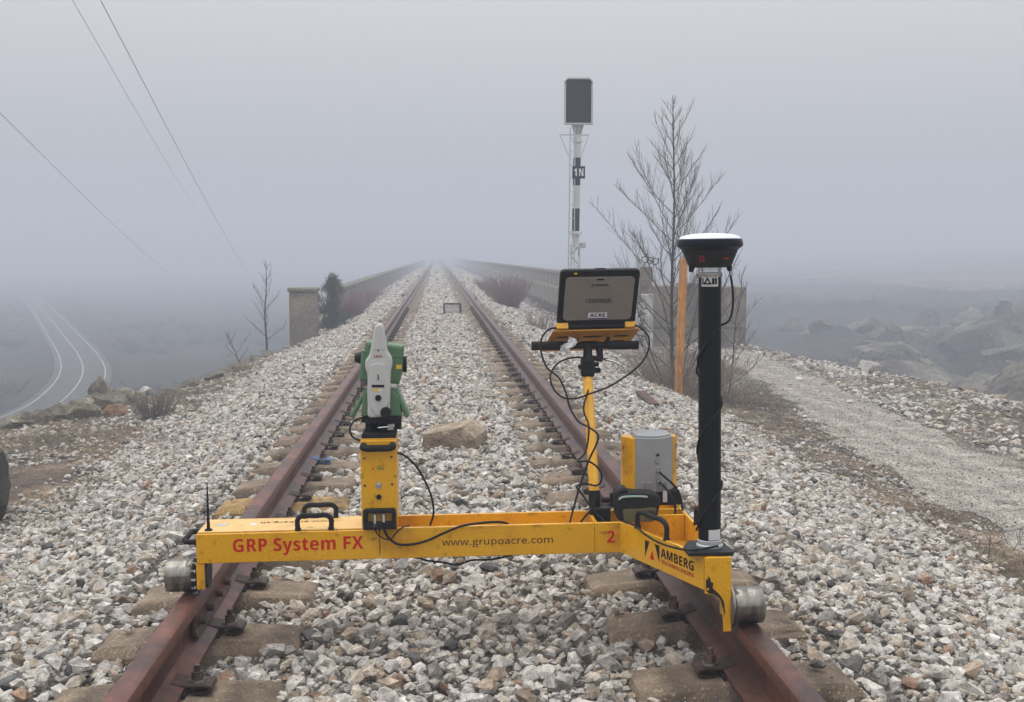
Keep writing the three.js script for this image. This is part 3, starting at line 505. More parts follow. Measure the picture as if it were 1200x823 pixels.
function twigBush(name, label, x, s, w, h, n, mat, o = {}) {
  const r = rng(Math.round(x * 97 + s * 31) + 4000), y = (o.y ?? onGround(x, s)) - 0.02, t = thing(name, label, o.cat ?? 'shrub', [x, y, -s], { group: o.group }), g = [];
  for (let i = 0; i < n; i++) { const az = r() * 6.283, q = Math.sqrt(r()), a = V(x + Math.cos(az) * q * w * 0.3, y, -s + Math.sin(az) * q * (o.d ?? w) * 0.3), L = h * (0.5 + 0.6 * r()), d = V(Math.cos(az) * q * w / h * 0.6, 1, Math.sin(az) * q * (o.d ?? w) / h * 0.6); const p = limb(a, d, L, r, o.bend ?? 0.4, o.bow ?? 0.1, 3); g.push(taper(p, o.r0 ?? 0.006, o.r1 ?? 0.002, 3)); if (o.fork !== 0) for (let z = 0; z < (o.fork ?? 2); z++) { const b = p[1 + (z % 2)]; g.push(taper(limb(b, d.clone().add(V((r() - 0.5) * 1.6, 0.2, (r() - 0.5) * 1.6)), L * 0.4, r, 0.4, 0.1, 2), (o.r0 ?? 0.006) * 0.6, o.r1 ?? 0.002, 3)); } }
  part(t, 'twigs', g, mat); return t;
}
twigBush('shrub', 'dense leafless brushwood round the foot of the tall bare tree', 3.35, 16.6, 1.7, 0.75, 260, M.twigBrown, { r0: 0.005 });
twigBush('shrub', 'leafless brushwood on the verge behind the antenna pole', 4.1, 16.2, 1.0, 0.4, 80, M.twigBrown, { r0: 0.005 });
for (const [u, s, w, h, n, d] of [[595, 34, 0.9, 0.95, 330, 2.2], [583, 40, 0.9, 0.7, 260, 3], [574, 48, 0.9, 0.7, 260, 4], [566, 58, 0.9, 0.6, 200, 6]]) twigBush('shrub', 'reddish brown leafless shrub between the track and the long plain parapet', (u - 512) / F * s - 0.05, s, w, h, n, M.twigRed, { d, r0: 0.008, r1: 0.004, group: 'reddish shrubs on the deck by the plain parapet' });
for (const [x, s, w, h, n, d] of [[-2.5, 32.5, 0.9, 0.7, 330, 2.0], [-2.6, 37, 0.9, 0.75, 330, 3], [-2.7, 43, 0.8, 0.7, 320, 4.5], [-2.75, 51, 0.8, 0.6, 300, 6]]) twigBush('shrub', 'reddish brown leafless shrub against the parapet with the ledge', x, s, w, h, n, M.twigRed, { d, r0: 0.008, r1: 0.004, group: 'reddish shrubs along the parapet by the juniper' });
twigBush('shrub', 'faded brown shrub at the foot of the plain parapet', 4.0, 44, 0.8, 0.45, 160, M.twigBrown, { d: 3, r0: 0.008, r1: 0.004 });
twigBush('shrub', 'sparse low shrub on ballast behind the laptop', at(635, 375, 25).x, 25, 0.7, 0.5, 60, M.twigRed, { r0: 0.006 });
twigBush('dry_tuft', 'dark dry tuft of stems on the brown verge below the boulders', at(180, 495, 14.8).x, 14.8, 0.5, 0.36, 110, M.twig, { cat: 'plant', r0: 0.005, bend: 0.5 });
twigBush('dry_tuft', 'straw coloured tuft near the sapling on the crest', at(285, 430, 21.5).x, 21.5, 0.6, 0.25, 110, M.straw, { cat: 'plant', fork: 0, r0: 0.004 });
twigBush('dry_tuft', 'thin upright dry stalk beside the path edge', at(910, 500, 14).x, 14, 0.12, 0.42, 8, M.twig, { cat: 'plant', r0: 0.004 });
twigBush('dry_tuft', 'dark wiry twigs on the crest of the stony bank', at(1112, 452, 20).x, 20, 0.4, 0.18, 26, M.twig, { cat: 'plant', r0: 0.006, bend: 0.8 });
for (const [u, v, s] of [[1150, 690, 7.4], [1190, 655, 8]]) { const p = at(u, v, s); twigBush('fallen_twig', 'bare twig lying on the mossy verge near the path', p.x, s, 0.5, 0.2, 5, M.twig, { cat: 'twig', r0: 0.005, bend: 1.0, bow: -0.05, group: 'bare twigs on the verge' }); }
{ // the juniper
  const x = -2.62, s = 29.3, r = rng(63), y = onGround(x, s) - 0.05, t = thing('juniper', 'small dark evergreen juniper growing against the end pillar', 'shrub', [x, y, -s]);
  part(t, 'trunk', taper([V(x, y, -s), V(x + 0.03, y + 0.7, -s), V(x + 0.02, y + 1.35, -s)], 0.03, 0.006, 6), M.bark);
  const leaves = [], tri = (a, d, l, w) => { const u = d.clone().cross(V(r() - 0.5, r() - 0.5, r() - 0.5)).normalize().multiplyScalar(w), b = a.clone().addScaledVector(d, l); leaves.push(a.x - u.x, a.y - u.y, a.z - u.z, a.x + u.x, a.y + u.y, a.z + u.z, b.x, b.y, b.z); };
  for (let i = 0; i < 170; i++) { const f = Math.pow(r(), 1.25), az = r() * 6.28, R = 0.46 * (1 - f) ** 0.7 * (0.35 + 0.75 * r()) * (0.7 + 0.6 * Math.sin(az * 3 + f * 9)), c = V(x + Math.cos(az) * R, y + 0.12 + f * 1.25, -s + Math.sin(az) * R), out = V(Math.cos(az), 1.1, Math.sin(az)).normalize(); for (let j = 0; j < 30; j++) { const a = c.clone().add(V(r() - 0.5, r() - 0.5, r() - 0.5).multiplyScalar(0.17)), d = out.clone().add(V(r() - 0.5, r() - 0.5, r() - 0.5).multiplyScalar(1.1)).normalize(); tri(a, d, 0.06 + 0.07 * r(), 0.008); } }
  const g = new THREE.BufferGeometry(); g.setAttribute('position', new THREE.Float32BufferAttribute(leaves, 3)); g.computeVertexNormals(); part(t, 'crown', g, M.needle);
}
{ // dry grass over the verges: beyond counting
  const r = rng(71), blades = []; for (let i = 0; i < 16; i++) { const az = r() * 6.28, q = 0.05 * r(); blades.push(taper(limb(V(Math.cos(az) * q, 0, Math.sin(az) * q), V(Math.cos(az) * 0.9, 0.6 + 0.7 * r(), Math.sin(az) * 0.9), 0.07 + 0.08 * r(), r, 0.7, -0.12, 2), 0.0022, 0.0008, 3)); }
  const g = join(blades), pts = [];
  const sow = (x0, x1, s0, s1, n, th) => { for (let i = 0; i < n; i++) { const x = lerp(x0, x1, r()), s = lerp(s0, s1, r()); if (inReach(x, s) && fbm(x * 0.9 + 2, s * 0.9, 171, 3) > th - 0.2 * r() && !(x > pathL(s) && x < pathR(s))) pts.push([x, s]); } };
  sow(-7, -2.7, 6, 28, 5200, 0.6); sow(3.0, 5, 5, 24, 2200, 0.58); sow(6, 9, 8, 28, 2500, 0.6);
  const im = new THREE.InstancedMesh(g, std([1, 1, 1], 0.95), pts.length), m = new THREE.Matrix4(), c = new THREE.Color(), P = [[0.22, 0.16, 0.1], [0.3, 0.225, 0.14], [0.15, 0.1, 0.075], [0.17, 0.15, 0.075]];
  pts.forEach(([x, s], i) => { const k = 0.6 + 0.9 * r(); im.setMatrixAt(i, m.compose(V(x, ground(x, s) + 0.005, -s), new THREE.Quaternion().setFromEuler(new THREE.Euler(0, r() * 6.28, 0)), V(k, k * (0.25 + 0.4 * r()), k))); const q = P[Math.floor(r() * 4)]; im.setColorAt(i, c.setRGB(...q)); });
  const wild = []; for (let i = 0; i < 9000; i++) { const s = 29 + 110 * r() ** 1.4, x = lerp(-0.62, 0.72, r()) * s; if (ground(x, s) > -2.8) continue; let near = 1e9; if (x < 0) for (let j = 0; j < roadPts.length; j += 2) near = Math.min(near, (roadPts[j].x - x) ** 2 + (roadPts[j].z + s) ** 2); if (near > 9 && fbm(x * 0.12, s * 0.12, 181, 3) > 0.42 + 0.2 * r()) wild.push([x, s]); }
  const sc = new THREE.InstancedMesh(g, std([1, 1, 1], 0.95), wild.length);
  wild.forEach(([x, s], i) => { const k = 3 + 5 * r(); sc.setMatrixAt(i, m.compose(V(x, ground(x, s), -s), new THREE.Quaternion().setFromEuler(new THREE.Euler(0, r() * 6.28, 0)), V(k, k * (0.7 + 0.5 * r()), k))); const q = [[0.05, 0.05, 0.035], [0.09, 0.075, 0.05], [0.035, 0.042, 0.028]][Math.floor(r() * 3)]; sc.setColorAt(i, c.setRGB(...q)); });
  sc.name = 'scrub'; sc.userData = { kind: 'stuff', label: 'dark scrub on the valley slopes, faint in the fog', category: 'scrub' }; scene.add(sc);
  im.name = 'dry_grass'; im.userData = { kind: 'stuff', label: 'flattened dry brown grass over the verges', category: 'grass' }; im.castShadow = im.receiveShadow = true; scene.add(im);
}

// ------------------------------------------------------------------ signal mast, posts, wires and small track things
{
  const S = 24, P = (u, v) => at(u, v, S), b = P(674, 380), x = b.x, Z = -S, yy = (v) => P(674, v).y, lx = (v) => lerp(P(677, 150).x, P(674, 300).x, (v - 150) / 150), gy = onGround(x, S);
  const t = thing('signal_mast', 'tall railway signal mast with black and white bands, ladder and number plate', 'signal', [x, gy, Z]);
  const seg = (v0, v1, m, n = 'mast_band') => part(t, n, rod(V(lx(v1), yy(v1), Z), V(lx(v0), yy(v0), Z), 0.075, 0.075, 20), m);
  seg(158, 185, M.mastWhite); seg(185, 217.5, M.mastDark); seg(217.5, 244.5, M.mastWhite); seg(244.5, 271, M.mastDark); seg(271, 288, M.mastWhite);
  part(t, 'collar', [rod(V(lx(166), yy(167), Z), V(lx(164), yy(164), Z), 0.1, 0.1, 16), rod(V(lx(273), yy(275), Z), V(lx(271), yy(272.5), Z), 0.13, 0.13, 16), rod(V(lx(289), yy(290), Z), V(lx(288), yy(287.5), Z), 0.11, 0.11, 16)], M.mastWhite);
  const lat = [], y0 = gy, y1 = yy(289), w = 0.08; for (const [i, j] of [[-1, -1], [1, -1], [1, 1], [-1, 1]]) lat.push(rod(V(lx(380) + i * w * 1.3, y0, Z + j * w * 1.3), V(lx(289) + i * w, y1, Z + j * w), 0.018, 0.016, 4));
  const nb = 11; for (let k = 0; k < nb; k++) for (const f of [0, 1, 2, 3]) { const ya = lerp(y0, y1, k / nb), yb = lerp(y0, y1, (k + 1) / nb), q = k % 2 ? 1 : -1, cx = lx(335), A = f % 2 ? V(cx + (f > 1 ? w : -w), ya, Z + q * w) : V(cx + q * w, ya, Z + (f ? w : -w)), B = f % 2 ? V(cx + (f > 1 ? w : -w), yb, Z - q * w) : V(cx - q * w, yb, Z + (f ? w : -w)); lat.push(rod(A, B, 0.011, 0.011, 4)); }
  part(t, 'lattice_foot', lat, M.mastWhite);
  const hx0 = P(660.5, 100).x, hx1 = P(694, 100).x, hy1 = yy(92), hy0 = yy(147), c = 0.07;
  const oct = (k) => [[hx0 + k, hy0 + k], [hx1 - k, hy0 + k], [hx1 - k, hy1 - c], [hx1 - c, hy1 - k], [hx0 + c, hy1 - k], [hx0 + k, hy1 - c]];
  const fr = prism(oct(0), 0.06, 0.004, [oct(0.035)]); fr.translate(0, 0, Z + 0.09);
  const head = part(t, 'signal_head', (() => { const g = prism(oct(0.03), 0.17, 0.012); g.translate(0, 0, Z - 0.04); return g; })(), M.board);
  part(head, 'head_frame', fr, M.galv);
  part(head, 'latch', [rbox(hx0 + 0.02, hx0 + 0.07, hy1 - 0.12, hy1 - 0.08, Z + 0.13, Z + 0.16, 0.004), rbox(hx1 - 0.07, hx1 - 0.02, hy1 - 0.12, hy1 - 0.08, Z + 0.13, Z + 0.16, 0.004)], M.dark);
  part(t, 'neck', [rod(V(lx(158), yy(160), Z), V(lx(147), yy(145), Z), 0.06, 0.13, 12)], M.galv);
  part(t, 'bracket', [rod(V(P(656, 158).x, yy(158), Z), V(P(690, 158).x, yy(158), Z), 0.012), rod(V(P(656, 158).x, yy(158), Z), V(P(667, 184).x, yy(184), Z), 0.007), rod(V(P(690, 158).x, yy(158), Z), V(P(681, 184).x, yy(184), Z), 0.007)], M.galv);
  const lad = part(t, 'ladder', [rod(V(P(664, 380).x, gy, Z + 0.14), V(P(667.5, 150).x, yy(150), Z + 0.14), 0.011), rod(V(P(671.5, 380).x, gy, Z + 0.14), V(P(673, 150).x, yy(150), Z + 0.14), 0.011)], M.galv);
  for (let v = 163; v < 372; v += 15.5) part(lad, 'rung', rod(V(lerp(P(667.5, 150).x, P(664, 380).x, (v - 150) / 230), yy(v), Z + 0.14), V(lerp(P(673, 150).x, P(671.5, 380).x, (v - 150) / 230), yy(v), Z + 0.14), 0.008, 0.008, 6), M.galv);
  const px0 = P(669.5, 200).x, px1 = P(684.5, 200).x, py1 = yy(195.5), py0 = yy(210), plate = part(t, 'number_plate', rbox(px0, px1, py0, py1, Z + 0.16, Z + 0.172, 0.004), M.board);
  const a = text('1', fontB, 0.055, 0.15); a.translate(px0 + 0.035, py0 + 0.05, Z + 0.1722); const n = text('N', fontB, 0.085, 0.15); n.translate(px1 - 0.12, py0 + 0.05, Z + 0.1722); part(plate, 'lettering', [a, n], M.white);
  part(t, 'junction_box', [rbox(lx(284) + 0.1, lx(284) + 0.2, yy(291), yy(284), Z - 0.05, Z + 0.06, 0.01), rod(V(lx(284) + 0.06, yy(286), Z), V(lx(284) + 0.12, yy(286), Z), 0.02)], M.galv);
}
{
  const x = at(797, 440, 16).x, gy = onGround(x, 16), t = thing('wooden_post', 'weathered orange brown plank post standing behind the tall bare tree', 'post', [x, gy, -16]);
  const g = rbox(x - 0.055, x + 0.055, gy - 0.1, at(797, 303, 16).y, -16.02, -15.98, 0.006, 2); const p = g.attributes.position; for (let i = 0; i < p.count; i++) { const f = (p.getY(i) - gy) / 1.6; p.setX(i, p.getX(i) + 0.045 * f - 0.02); }
  part(t, 'plank', g, M.post);
}
{
  const a = at(753, 461, 13.2), y = onGround(2.2, 12.5), t = thing('rusty_plate', 'rusty steel strip lying on the outer ballast slope', 'scrap', [a.x, y, -12.6]);
  const g = rbox(-0.055, 0.055, -0.012, 0.012, -0.5, 0.5, 0.003, 1), p0 = V(2.2, onGround(2.2, 13.2) + 0.085, -13.2), p1 = V(2.17, onGround(2.17, 12.0) + 0.06, -12.0); g.lookAt(p1.clone().sub(p0)); g.translate((p0.x + p1.x) / 2, (p0.y + p1.y) / 2, (p0.z + p1.z) / 2);
  part(t, 'strip', g, M.rustPlate);
}
{ // the small block between the rails at the start of the bridge
  const s = 26.6, c = at(530, 366, s), y0 = -0.24, t = thing('concrete_marker', 'small pale concrete block with a black bracket between the rails', 'marker', [c.x, y0, -s]);
  part(t, 'block', weather(rbox(c.x - 0.16, c.x + 0.16, y0, y0 + 0.27, -s - 0.12, -s + 0.08, 0.02, 2), 0.03, 9), std([0.7, 0.69, 0.66], 0.9, { map: rep(T.stone, 2) }));
  part(t, 'bracket', [rbox(c.x - 0.19, c.x + 0.19, y0 + 0.272, y0 + 0.3, -s - 0.1, -s + 0.09, 0.008), rbox(c.x - 0.2, c.x - 0.165, y0, y0 + 0.29, -s - 0.1, -s + 0.09, 0.008), rbox(c.x + 0.165, c.x + 0.2, y0, y0 + 0.29, -s - 0.1, -s + 0.09, 0.008)], M.black);
  const p = at(585, 345, 36), q = thing('marker_post', 'short white marker post standing among the reddish shrubs', 'post', [p.x, p.y - 0.3, -36]); part(q, 'stake', rbox(p.x - 0.045, p.x + 0.045, p.y - 0.25, at(585, 326, 36).y, -36.02, -35.98, 0.006), M.mastWhite);
}
for (const [a, b, l] of [[[85, 0, 34], [240, 258, 120], 'thin dark overhead wire, the middle one of three'], [[118, 0, 30], [292, 322, 120], 'dark overhead wire that ends above the small sapling'], [[0, 132, 34], [215, 333, 120], 'lowest thin overhead wire, crossing above the road']]) {
  const p = at(...a), q = at(...b), d = q.clone().sub(p), pts = []; for (let k = 0; k <= 20; k++) { const f = -0.5 + 2.2 * k / 20, c = p.clone().addScaledVector(d, f); c.y -= 1.4 * f * (1 - f) * (f > 0 && f < 1 ? 1 : 0.4); pts.push(c); }
  const t = thing('overhead_wire', l, 'wire', pts[0].toArray(), { group: 'overhead wires' }); part(t, 'wire', tube(pts, a[2] === 30 ? 0.01 : 0.008, 80, 5), M.cable);
}

// ------------------------------------------------------------------ the measuring trolley
const atc = (u, v, s) => at(u, v, s).applyAxisAngle(V(0, 0, 1), -CANT);   // in the track's own leaning frame
const YB = 0.109, YT = 0.212, SF = 3.9, SB = 4.1;                   // beam: foot, top, front and back face
const ring = (cx, cy, cz, r, n = 16) => Array.from({ length: n }, (_, i) => [cx + r * Math.cos(i / n * 6.2832), cy + r * Math.sin(i / n * 6.2832)]);
function uHandle(a, b, up, r) { const c = new THREE.CatmullRomCurve3([a, a.clone().lerp(V(a.x, a.y, a.z).add(up), 0.75), a.clone().add(up).lerp(b.clone().add(up), 0.12), a.clone().add(up).lerp(b.clone().add(up), 0.5), a.clone().add(up).lerp(b.clone().add(up), 0.88), b.clone().lerp(V(b.x, b.y, b.z).add(up), 0.75), b], false, 'centripetal'); return [new THREE.TubeGeometry(c, 36, r, 10), rod(a.clone().addScaledVector(up, -0.04), a.clone().addScaledVector(up, 0.1), r * 1.25), rod(b.clone().addScaledVector(up, -0.04), b.clone().addScaledVector(up, 0.1), r * 1.25)]; }
const trolley = thing('track_trolley', 'yellow track measuring trolley spanning both rails, with wheels, handles and masts', 'trolley', [0, 0, -4], { cant: true });
{
  const t = trolley, xL = -0.842, x1 = -0.245, x2 = 0.47, x3 = 0.56;
  // closed box section with its lid
  part(t, 'beam_section', [rbox(xL, x1, YB, YT - 0.004, -SB, -SF, 0.004)], M.yellow, { label: 'closed yellow beam section with red lettering' });
  part(t, 'lid', [rbox(xL + 0.004, x1 - 0.045, YT - 0.0035, YT + 0.001, -SB + 0.004, -SF - 0.008, 0.0015, 1), rbox(x1 - 0.04, x1 - 0.002, YT - 0.0035, YT + 0.004, -SB + 0.004, -SF - 0.004, 0.002, 1)], M.lid);
  // open channel
  part(t, 'beam_section', [rbox(x1 + 0.002, x2 - 0.001, YB, YT, -SF - 0.014, -SF, 0.003), rbox(x1 + 0.002, x2 - 0.001, YB, YT, -SB, -SB + 0.014, 0.003), rbox(x1 + 0.002, x2 - 0.001, YB + 0.002, YB + 0.012, -SB + 0.013, -SF - 0.013, 0.002, 1), rbox(x1 + 0.002, x1 + 0.012, YB + 0.004, YT - 0.004, -SB + 0.013, -SF - 0.013, 0.002, 1)], M.yellow, { label: 'open yellow channel section of the beam' });
  // T-shaped end over the second rail
  const e0 = [0.734, 3.42], e1 = [0.808, 3.42], w = 0.012;
  part(t, 'side_frame', [rbox(x2 + 0.001, x3, YB, YT, -SF - w, -SF, 0.003), rbox(x2 + 0.001, x2 + 0.012, YB + 0.002, YT - 0.002, -SB + 0.01, -SF - 0.01, 0.002, 1), wall([x3, SF + w / 2], [e0[0] + 0.004, e0[1] + 0.01], w, YB, YT), rbox(x2 + 0.001, 0.794, YB, YT, -SB, -SB + w, 0.003), rbox(0.62, 0.794, YB + 0.003, YT - 0.002, -4.0 - w, -4.0, 0.002), rbox(0.794, 0.806, YB, YT, -4.6, -3.42, 0.003), wall([x3, SB - w / 2], [e0[0] + 0.004, 4.6], w, YB, YT), plan([[x3, 3.92], [0.738, 3.43], [0.797, 3.43], [0.797, 4.6], [0.738, 4.6], [x3, 4.09]], YB + 0.003, YB + 0.011)], M.yellow);
  // end plates and wheel forks
  const ep = [[0.75, YT], [0.828, YT], [0.828, -0.012], [0.806, -0.012], [0.803, 0.055], [0.792, 0.088], [0.775, 0.1], [0.75, 0.104]].map(([x, y]) => [x - 0.018, y]);
  const g = prism(ep, 0.012, 0.002); g.translate(0, 0, -3.418); const plate = part(t, 'end_plate', g, M.yellow, { label: 'yellow end plate with chipped paint over the steel wheel' });
  const worn = prism([[0.7515, 0.115], [0.752, 0.15], [0.757, 0.146], [0.759, 0.156], [0.764, 0.152], [0.767, 0.139], [0.774, 0.137], [0.772, 0.122], [0.781, 0.112], [0.79, 0.104], [0.799, 0.092], [0.806, 0.078], [0.809, 0.05], [0.806, 0.03], [0.804, 0.056], [0.793, 0.09], [0.775, 0.102], [0.76, 0.106]], 0.0006); worn.translate(-0.018, 0, -3.4059); part(plate, 'chipped_paint', worn, std([0.045, 0.025, 0.015], 0.9, { map: rep(T.rust, 14) }));
  for (const [x, y] of [[0.757, 0.2], [0.82, 0.2], [0.757, 0.118], [0.82, 0.115]]) part(plate, 'screw', rod(V(x - 0.018, y, -3.406), V(x - 0.018, y, -3.403), 0.0045, 0.004, 10), M.yellow);
  const gb = prism(ep, 0.012, 0.002); gb.translate(0, 0, -4.61); part(t, 'end_plate', gb, M.yellow);
  const side = (x, s) => rbox(x - 0.004, x + 0.004, -0.004, YB + 0.02, -s - 0.03, -s + 0.03, 0.003);
  part(t, 'wheel_fork', [rbox(0.7945, 0.8055, 0.02, YB, -3.49, -3.42, 0.003), rbox(0.7945, 0.8055, 0.02, YB, -4.6, -4.52, 0.003)], M.yellow);
  const fk = prism([[-0.06, YB + 0.02], [0.02, YB + 0.02], [0.02, YB - 0.03], [0.004, 0.025], [-0.02, 0.012], [-0.04, 0.03], [-0.06, YB - 0.01]], 0.012, 0.002); fk.rotateY(Math.PI / 2); fk.translate(-0.838, 0, -3.97); part(t, 'wheel_fork', [fk, rbox(-0.846, -0.82, 0.02, YB, -3.925, -3.905, 0.004)], M.yellow);
  function wheel(xi, xo, s, q) {
    const w = [[0.001, 0], [0.052, 0], [0.0545, 0.004], [0.0545, 0.036], [0.0535, 0.038], [0.0535, 0.044], [0.0545, 0.046], [0.0545, 0.083], [0.052, 0.087], [0.03, 0.087], [0.028, 0.081], [0.001, 0.081]];
    const gg = lathe(w, 0, 0, 0, 48, 'x'); if (q < 0) gg.rotateY(Math.PI); gg.translate(xi, 0.0545, -s); const m = part(t, 'wheel', gg, M.steel);
    const f = lathe([[0.001, 0], [0.058, 0], [0.066, 0.006], [0.066, 0.012], [0.0535, 0.016], [0.001, 0.016]], 0, 0, 0, 40, 'x'); if (q < 0) f.rotateY(Math.PI); f.translate(xi - q * 0.0165, 0.0545, -s); part(m, 'flange', f, q < 0 ? M.black : M.steel);
    if (q < 0) { const n = []; for (let k = 0; k < 14; k++) { const a = k / 14 * 6.283; n.push(rbox(xi + 0.003, xi + 0.017, 0.0545 + 0.062 * Math.sin(a) - 0.004, 0.0545 + 0.062 * Math.sin(a) + 0.004, -s + 0.062 * Math.cos(a) - 0.004, -s + 0.062 * Math.cos(a) + 0.004, 0.001, 1)); } part(m, 'tooth_ring', n, M.galv); }
    return m;
  }
  wheel(-0.866, 0, 3.97, -1); wheel(0.824, 0, 3.45, 1); wheel(0.824, 0, 4.57, 1);
  const enc = lathe([[0.001, 0], [0.05, 0], [0.052, 0.004], [0.052, 0.018], [0.001, 0.018]], 0, 0, 0, 30, 'x'); enc.translate(-0.836, 0.06, -3.985); part(t, 'encoder', enc, M.black);
  // carrying handles
  for (const [u0, u1, v, s, h] of [[346, 391, 619, SF + 0.012, 0.045], [354, 396.5, 607, SB - 0.02, 0.045]]) { const a = atc(u0 + 3, v, s), b = atc(u1 - 3, v, s); a.y = b.y = YT; a.z = b.z = -s; part(t, 'handle', uHandle(a, b, V(0, h, 0), 0.0085), M.blackMatte); }
  { const a = V(xL, YT - 0.035, -3.92), b = V(xL, YT - 0.035, -4.07); part(t, 'handle', uHandle(a, b, V(-0.045, 0.003, 0), 0.009), M.blackMatte); }
  { const a = V(0.6, YT, -3.81), b = V(0.662, YT, -3.64); part(t, 'handle', uHandle(a, b, V(0, 0.055, 0), 0.0085), M.blackMatte); }
  { const a = V(0.8, YT, -3.66), b = V(0.8, YT, -3.84); part(t, 'handle', uHandle(a, b, V(0.0, 0.055, 0), 0.0085), M.blackMatte); }
  // lettering
  const put = (str, font, w, h, x, y, m, lb) => { const q = text(str, font, w, h); q.translate(x, y, -SF + 0.0001); return part(t, 'lettering', q, m, { label: lb }); };
  const l0 = atc(273, 650.5, SF), l1 = atc(426, 645, SF); put('GRP System FX', fontB, l1.x - l0.x, 0.058, l0.x, YB + 0.022, M.red, 'red lettering on the beam');
  const w0 = atc(518, 640, SF), w1 = atc(648, 636, SF); put('www.grupoacre.com', fontR, w1.x - w0.x, 0.0245, w0.x, YB + 0.032, M.ink, 'dark web address on the beam');
  const d0 = atc(711.5, 640, SF); put('2', fontB, 0.026, 0.041, d0.x, YB + 0.034, M.red, 'red number two on the beam');
  const top = text('www.amberg.ch', fontB, 0.25, 0.026); top.rotateX(-Math.PI / 2); top.rotateY(Math.PI); top.translate(-0.4, YT + 0.0011, -4.04); part(t, 'lettering', top, M.ink, { label: 'faded dark lettering on the lid' });
  const plq = rbox(-0.795, -0.755, YT + 0.0011, YT + 0.0024, -4.02, -3.99, 0.0005, 1); part(t, 'type_plate', plq, M.galv); part(t, 'sticker', rod(V(-0.67, YT + 0.001, -4.0), V(-0.67, YT + 0.002, -4.0), 0.014, 0.014, 16), M.label);
  { // maker's mark on the slanting face
    const p = V(x3, 0, -SF - w / 2), q = V(e0[0] + 0.004, 0, -e0[1] - 0.01), ang = Math.atan2(-(q.z - p.z), q.x - p.x), L = p.distanceTo(q), nz = w / 2 + 0.0002;
    const lay = (gg) => { gg.translate(0, 0, nz); gg.rotateY(ang); gg.translate(p.x, 0, p.z); return gg; };
    const fr = (k) => k * L;
    const tri = (pts) => prism(pts, 0.0006), bx = fr(0.33), by = YB + 0.024, s = 1.9;
    const a = text('AMBERG', fontB, fr(0.37), 0.03), b = text('TECHNOLOGIES', fontB, fr(0.37), 0.012); a.translate(bx + 0.098, by + 0.02, 0); b.translate(bx + 0.098, by + 0.001, 0);
    part(t, 'logo_mark', [lay(tri([[bx, by], [bx, by + 0.054], [bx + 0.026 * s * 0.55, by + 0.054]])), lay(tri([[bx + 0.088, by], [bx + 0.088, by + 0.054], [bx + 0.088 - 0.026 * s * 0.55, by + 0.054]]))], M.blackInk);
    part(t, 'logo_mark', lay(tri([[bx + 0.03, by], [bx + 0.058, by], [bx + 0.044, by + 0.03]])), M.red);
    part(t, 'lettering', lay(a), M.blackInk); part(t, 'lettering', lay(b), M.redDark);
  }
  // whip aerial at the end of the lid
  part(t, 'whip_aerial', [lathe([[0.006, 0], [0.0055, 0.02], [0.0045, 0.05], [0.002, 0.158], [0.0005, 0.162]], -0.806, YT, -3.93, 12), rod(V(-0.806, YT, -3.93), V(-0.806, YT + 0.006, -3.93), 0.014, 0.012, 16)], M.black);
  // upright for the instrument
  const c0 = atc(424, 617, SF - 0.005), c1 = atc(464.5, 516, SF - 0.005), px0 = c0.x, px1 = c1.x, pz = -SF + 0.005, pt = c1.y;
  const up = part(t, 'instrument_upright', [rbox(px0, px1, YT + 0.0045, pt, -SB + 0.03, pz, 0.003), rbox(px0 + 0.002, px1 - 0.002, pt - 0.002, pt + 0.006, -SB + 0.03, pz - 0.004, 0.002, 1)], M.yellow);
  const X = (u) => atc(u, 570, SF - 0.005).x, Y = (v) => atc(444, v, SF - 0.005).y, Z = pz;
  part(up, 'grip', [new THREE.TubeGeometry(new THREE.CatmullRomCurve3([V(X(427), Y(522), Z), V(X(427), Y(523), Z + 0.022), V(X(431), Y(524), Z + 0.026), V(X(444), Y(524), Z + 0.027), V(X(457), Y(524), Z + 0.026), V(X(461), Y(523), Z + 0.022), V(X(461), Y(522), Z)], false, 'centripetal'), 40, 0.0115, 10)], M.blackMatte);
  for (const [u, v] of [[427.5, 537], [459.5, 536], [427.5, 569], [459.5, 568]]) part(up, 'screw', rod(V(X(u), Y(v), Z), V(X(u), Y(v), Z + 0.0022), 0.0042, 0.0036, 10), M.nut);
  [[437.5, M.red], [440.5, M.yellowInk], [443.5, M.greenInk], [446.5, M.greenInk], [449.5, M.red]].forEach(([u, m]) => part(up, 'status_light', rod(V(X(u), Y(549.5), Z), V(X(u), Y(549.5), Z + 0.0012), 0.003, 0.003, 8), m));
  const btn = part(up, 'power_button', lathe([[0.001, 0.004], [0.006, 0.004], [0.007, 0.003], [0.0072, 0.002], [0.0105, 0.0025], [0.0112, 0]].map(([r, h]) => [r, h]), X(443.7), Y(569), Z, 24, 'z'), M.chrome);
  part(up, 'socket_cap', rod(V(X(443.7), Y(582.5), Z), V(X(443.7), Y(582.5), Z + 0.008), 0.0088, 0.0075, 16), M.black);
  const bx0 = X(425), bx1 = X(463.5), by0 = Y(619), by1 = Y(595.5), ix0 = X(430.5), ix1 = X(458.5), iy0 = Y(611), iy1 = Y(600);
  const bz = prism([[bx0, by0], [bx1, by0], [bx1, by1 - 0.008], [bx1 - 0.006, by1], [bx0 + 0.006, by1], [bx0, by1 - 0.008]], 0.028, 0.003, [[[ix0, iy0], [ix1, iy0], [ix1, iy1], [ix0, iy1]]]); bz.translate(0, 0, Z - 0.003); part(up, 'connector_guard', bz, M.blackMatte);
  for (const u of [438.8, 449.2]) part(up, 'plug', [rod(V(X(u), Y(604.5), Z), V(X(u), Y(604.5), Z + 0.016), 0.0075, 0.0065, 14), rod(V(X(u), Y(602), Z + 0.016), V(X(u), Y(616), Z + 0.022), 0.0062, 0.005, 14)], M.chrome);
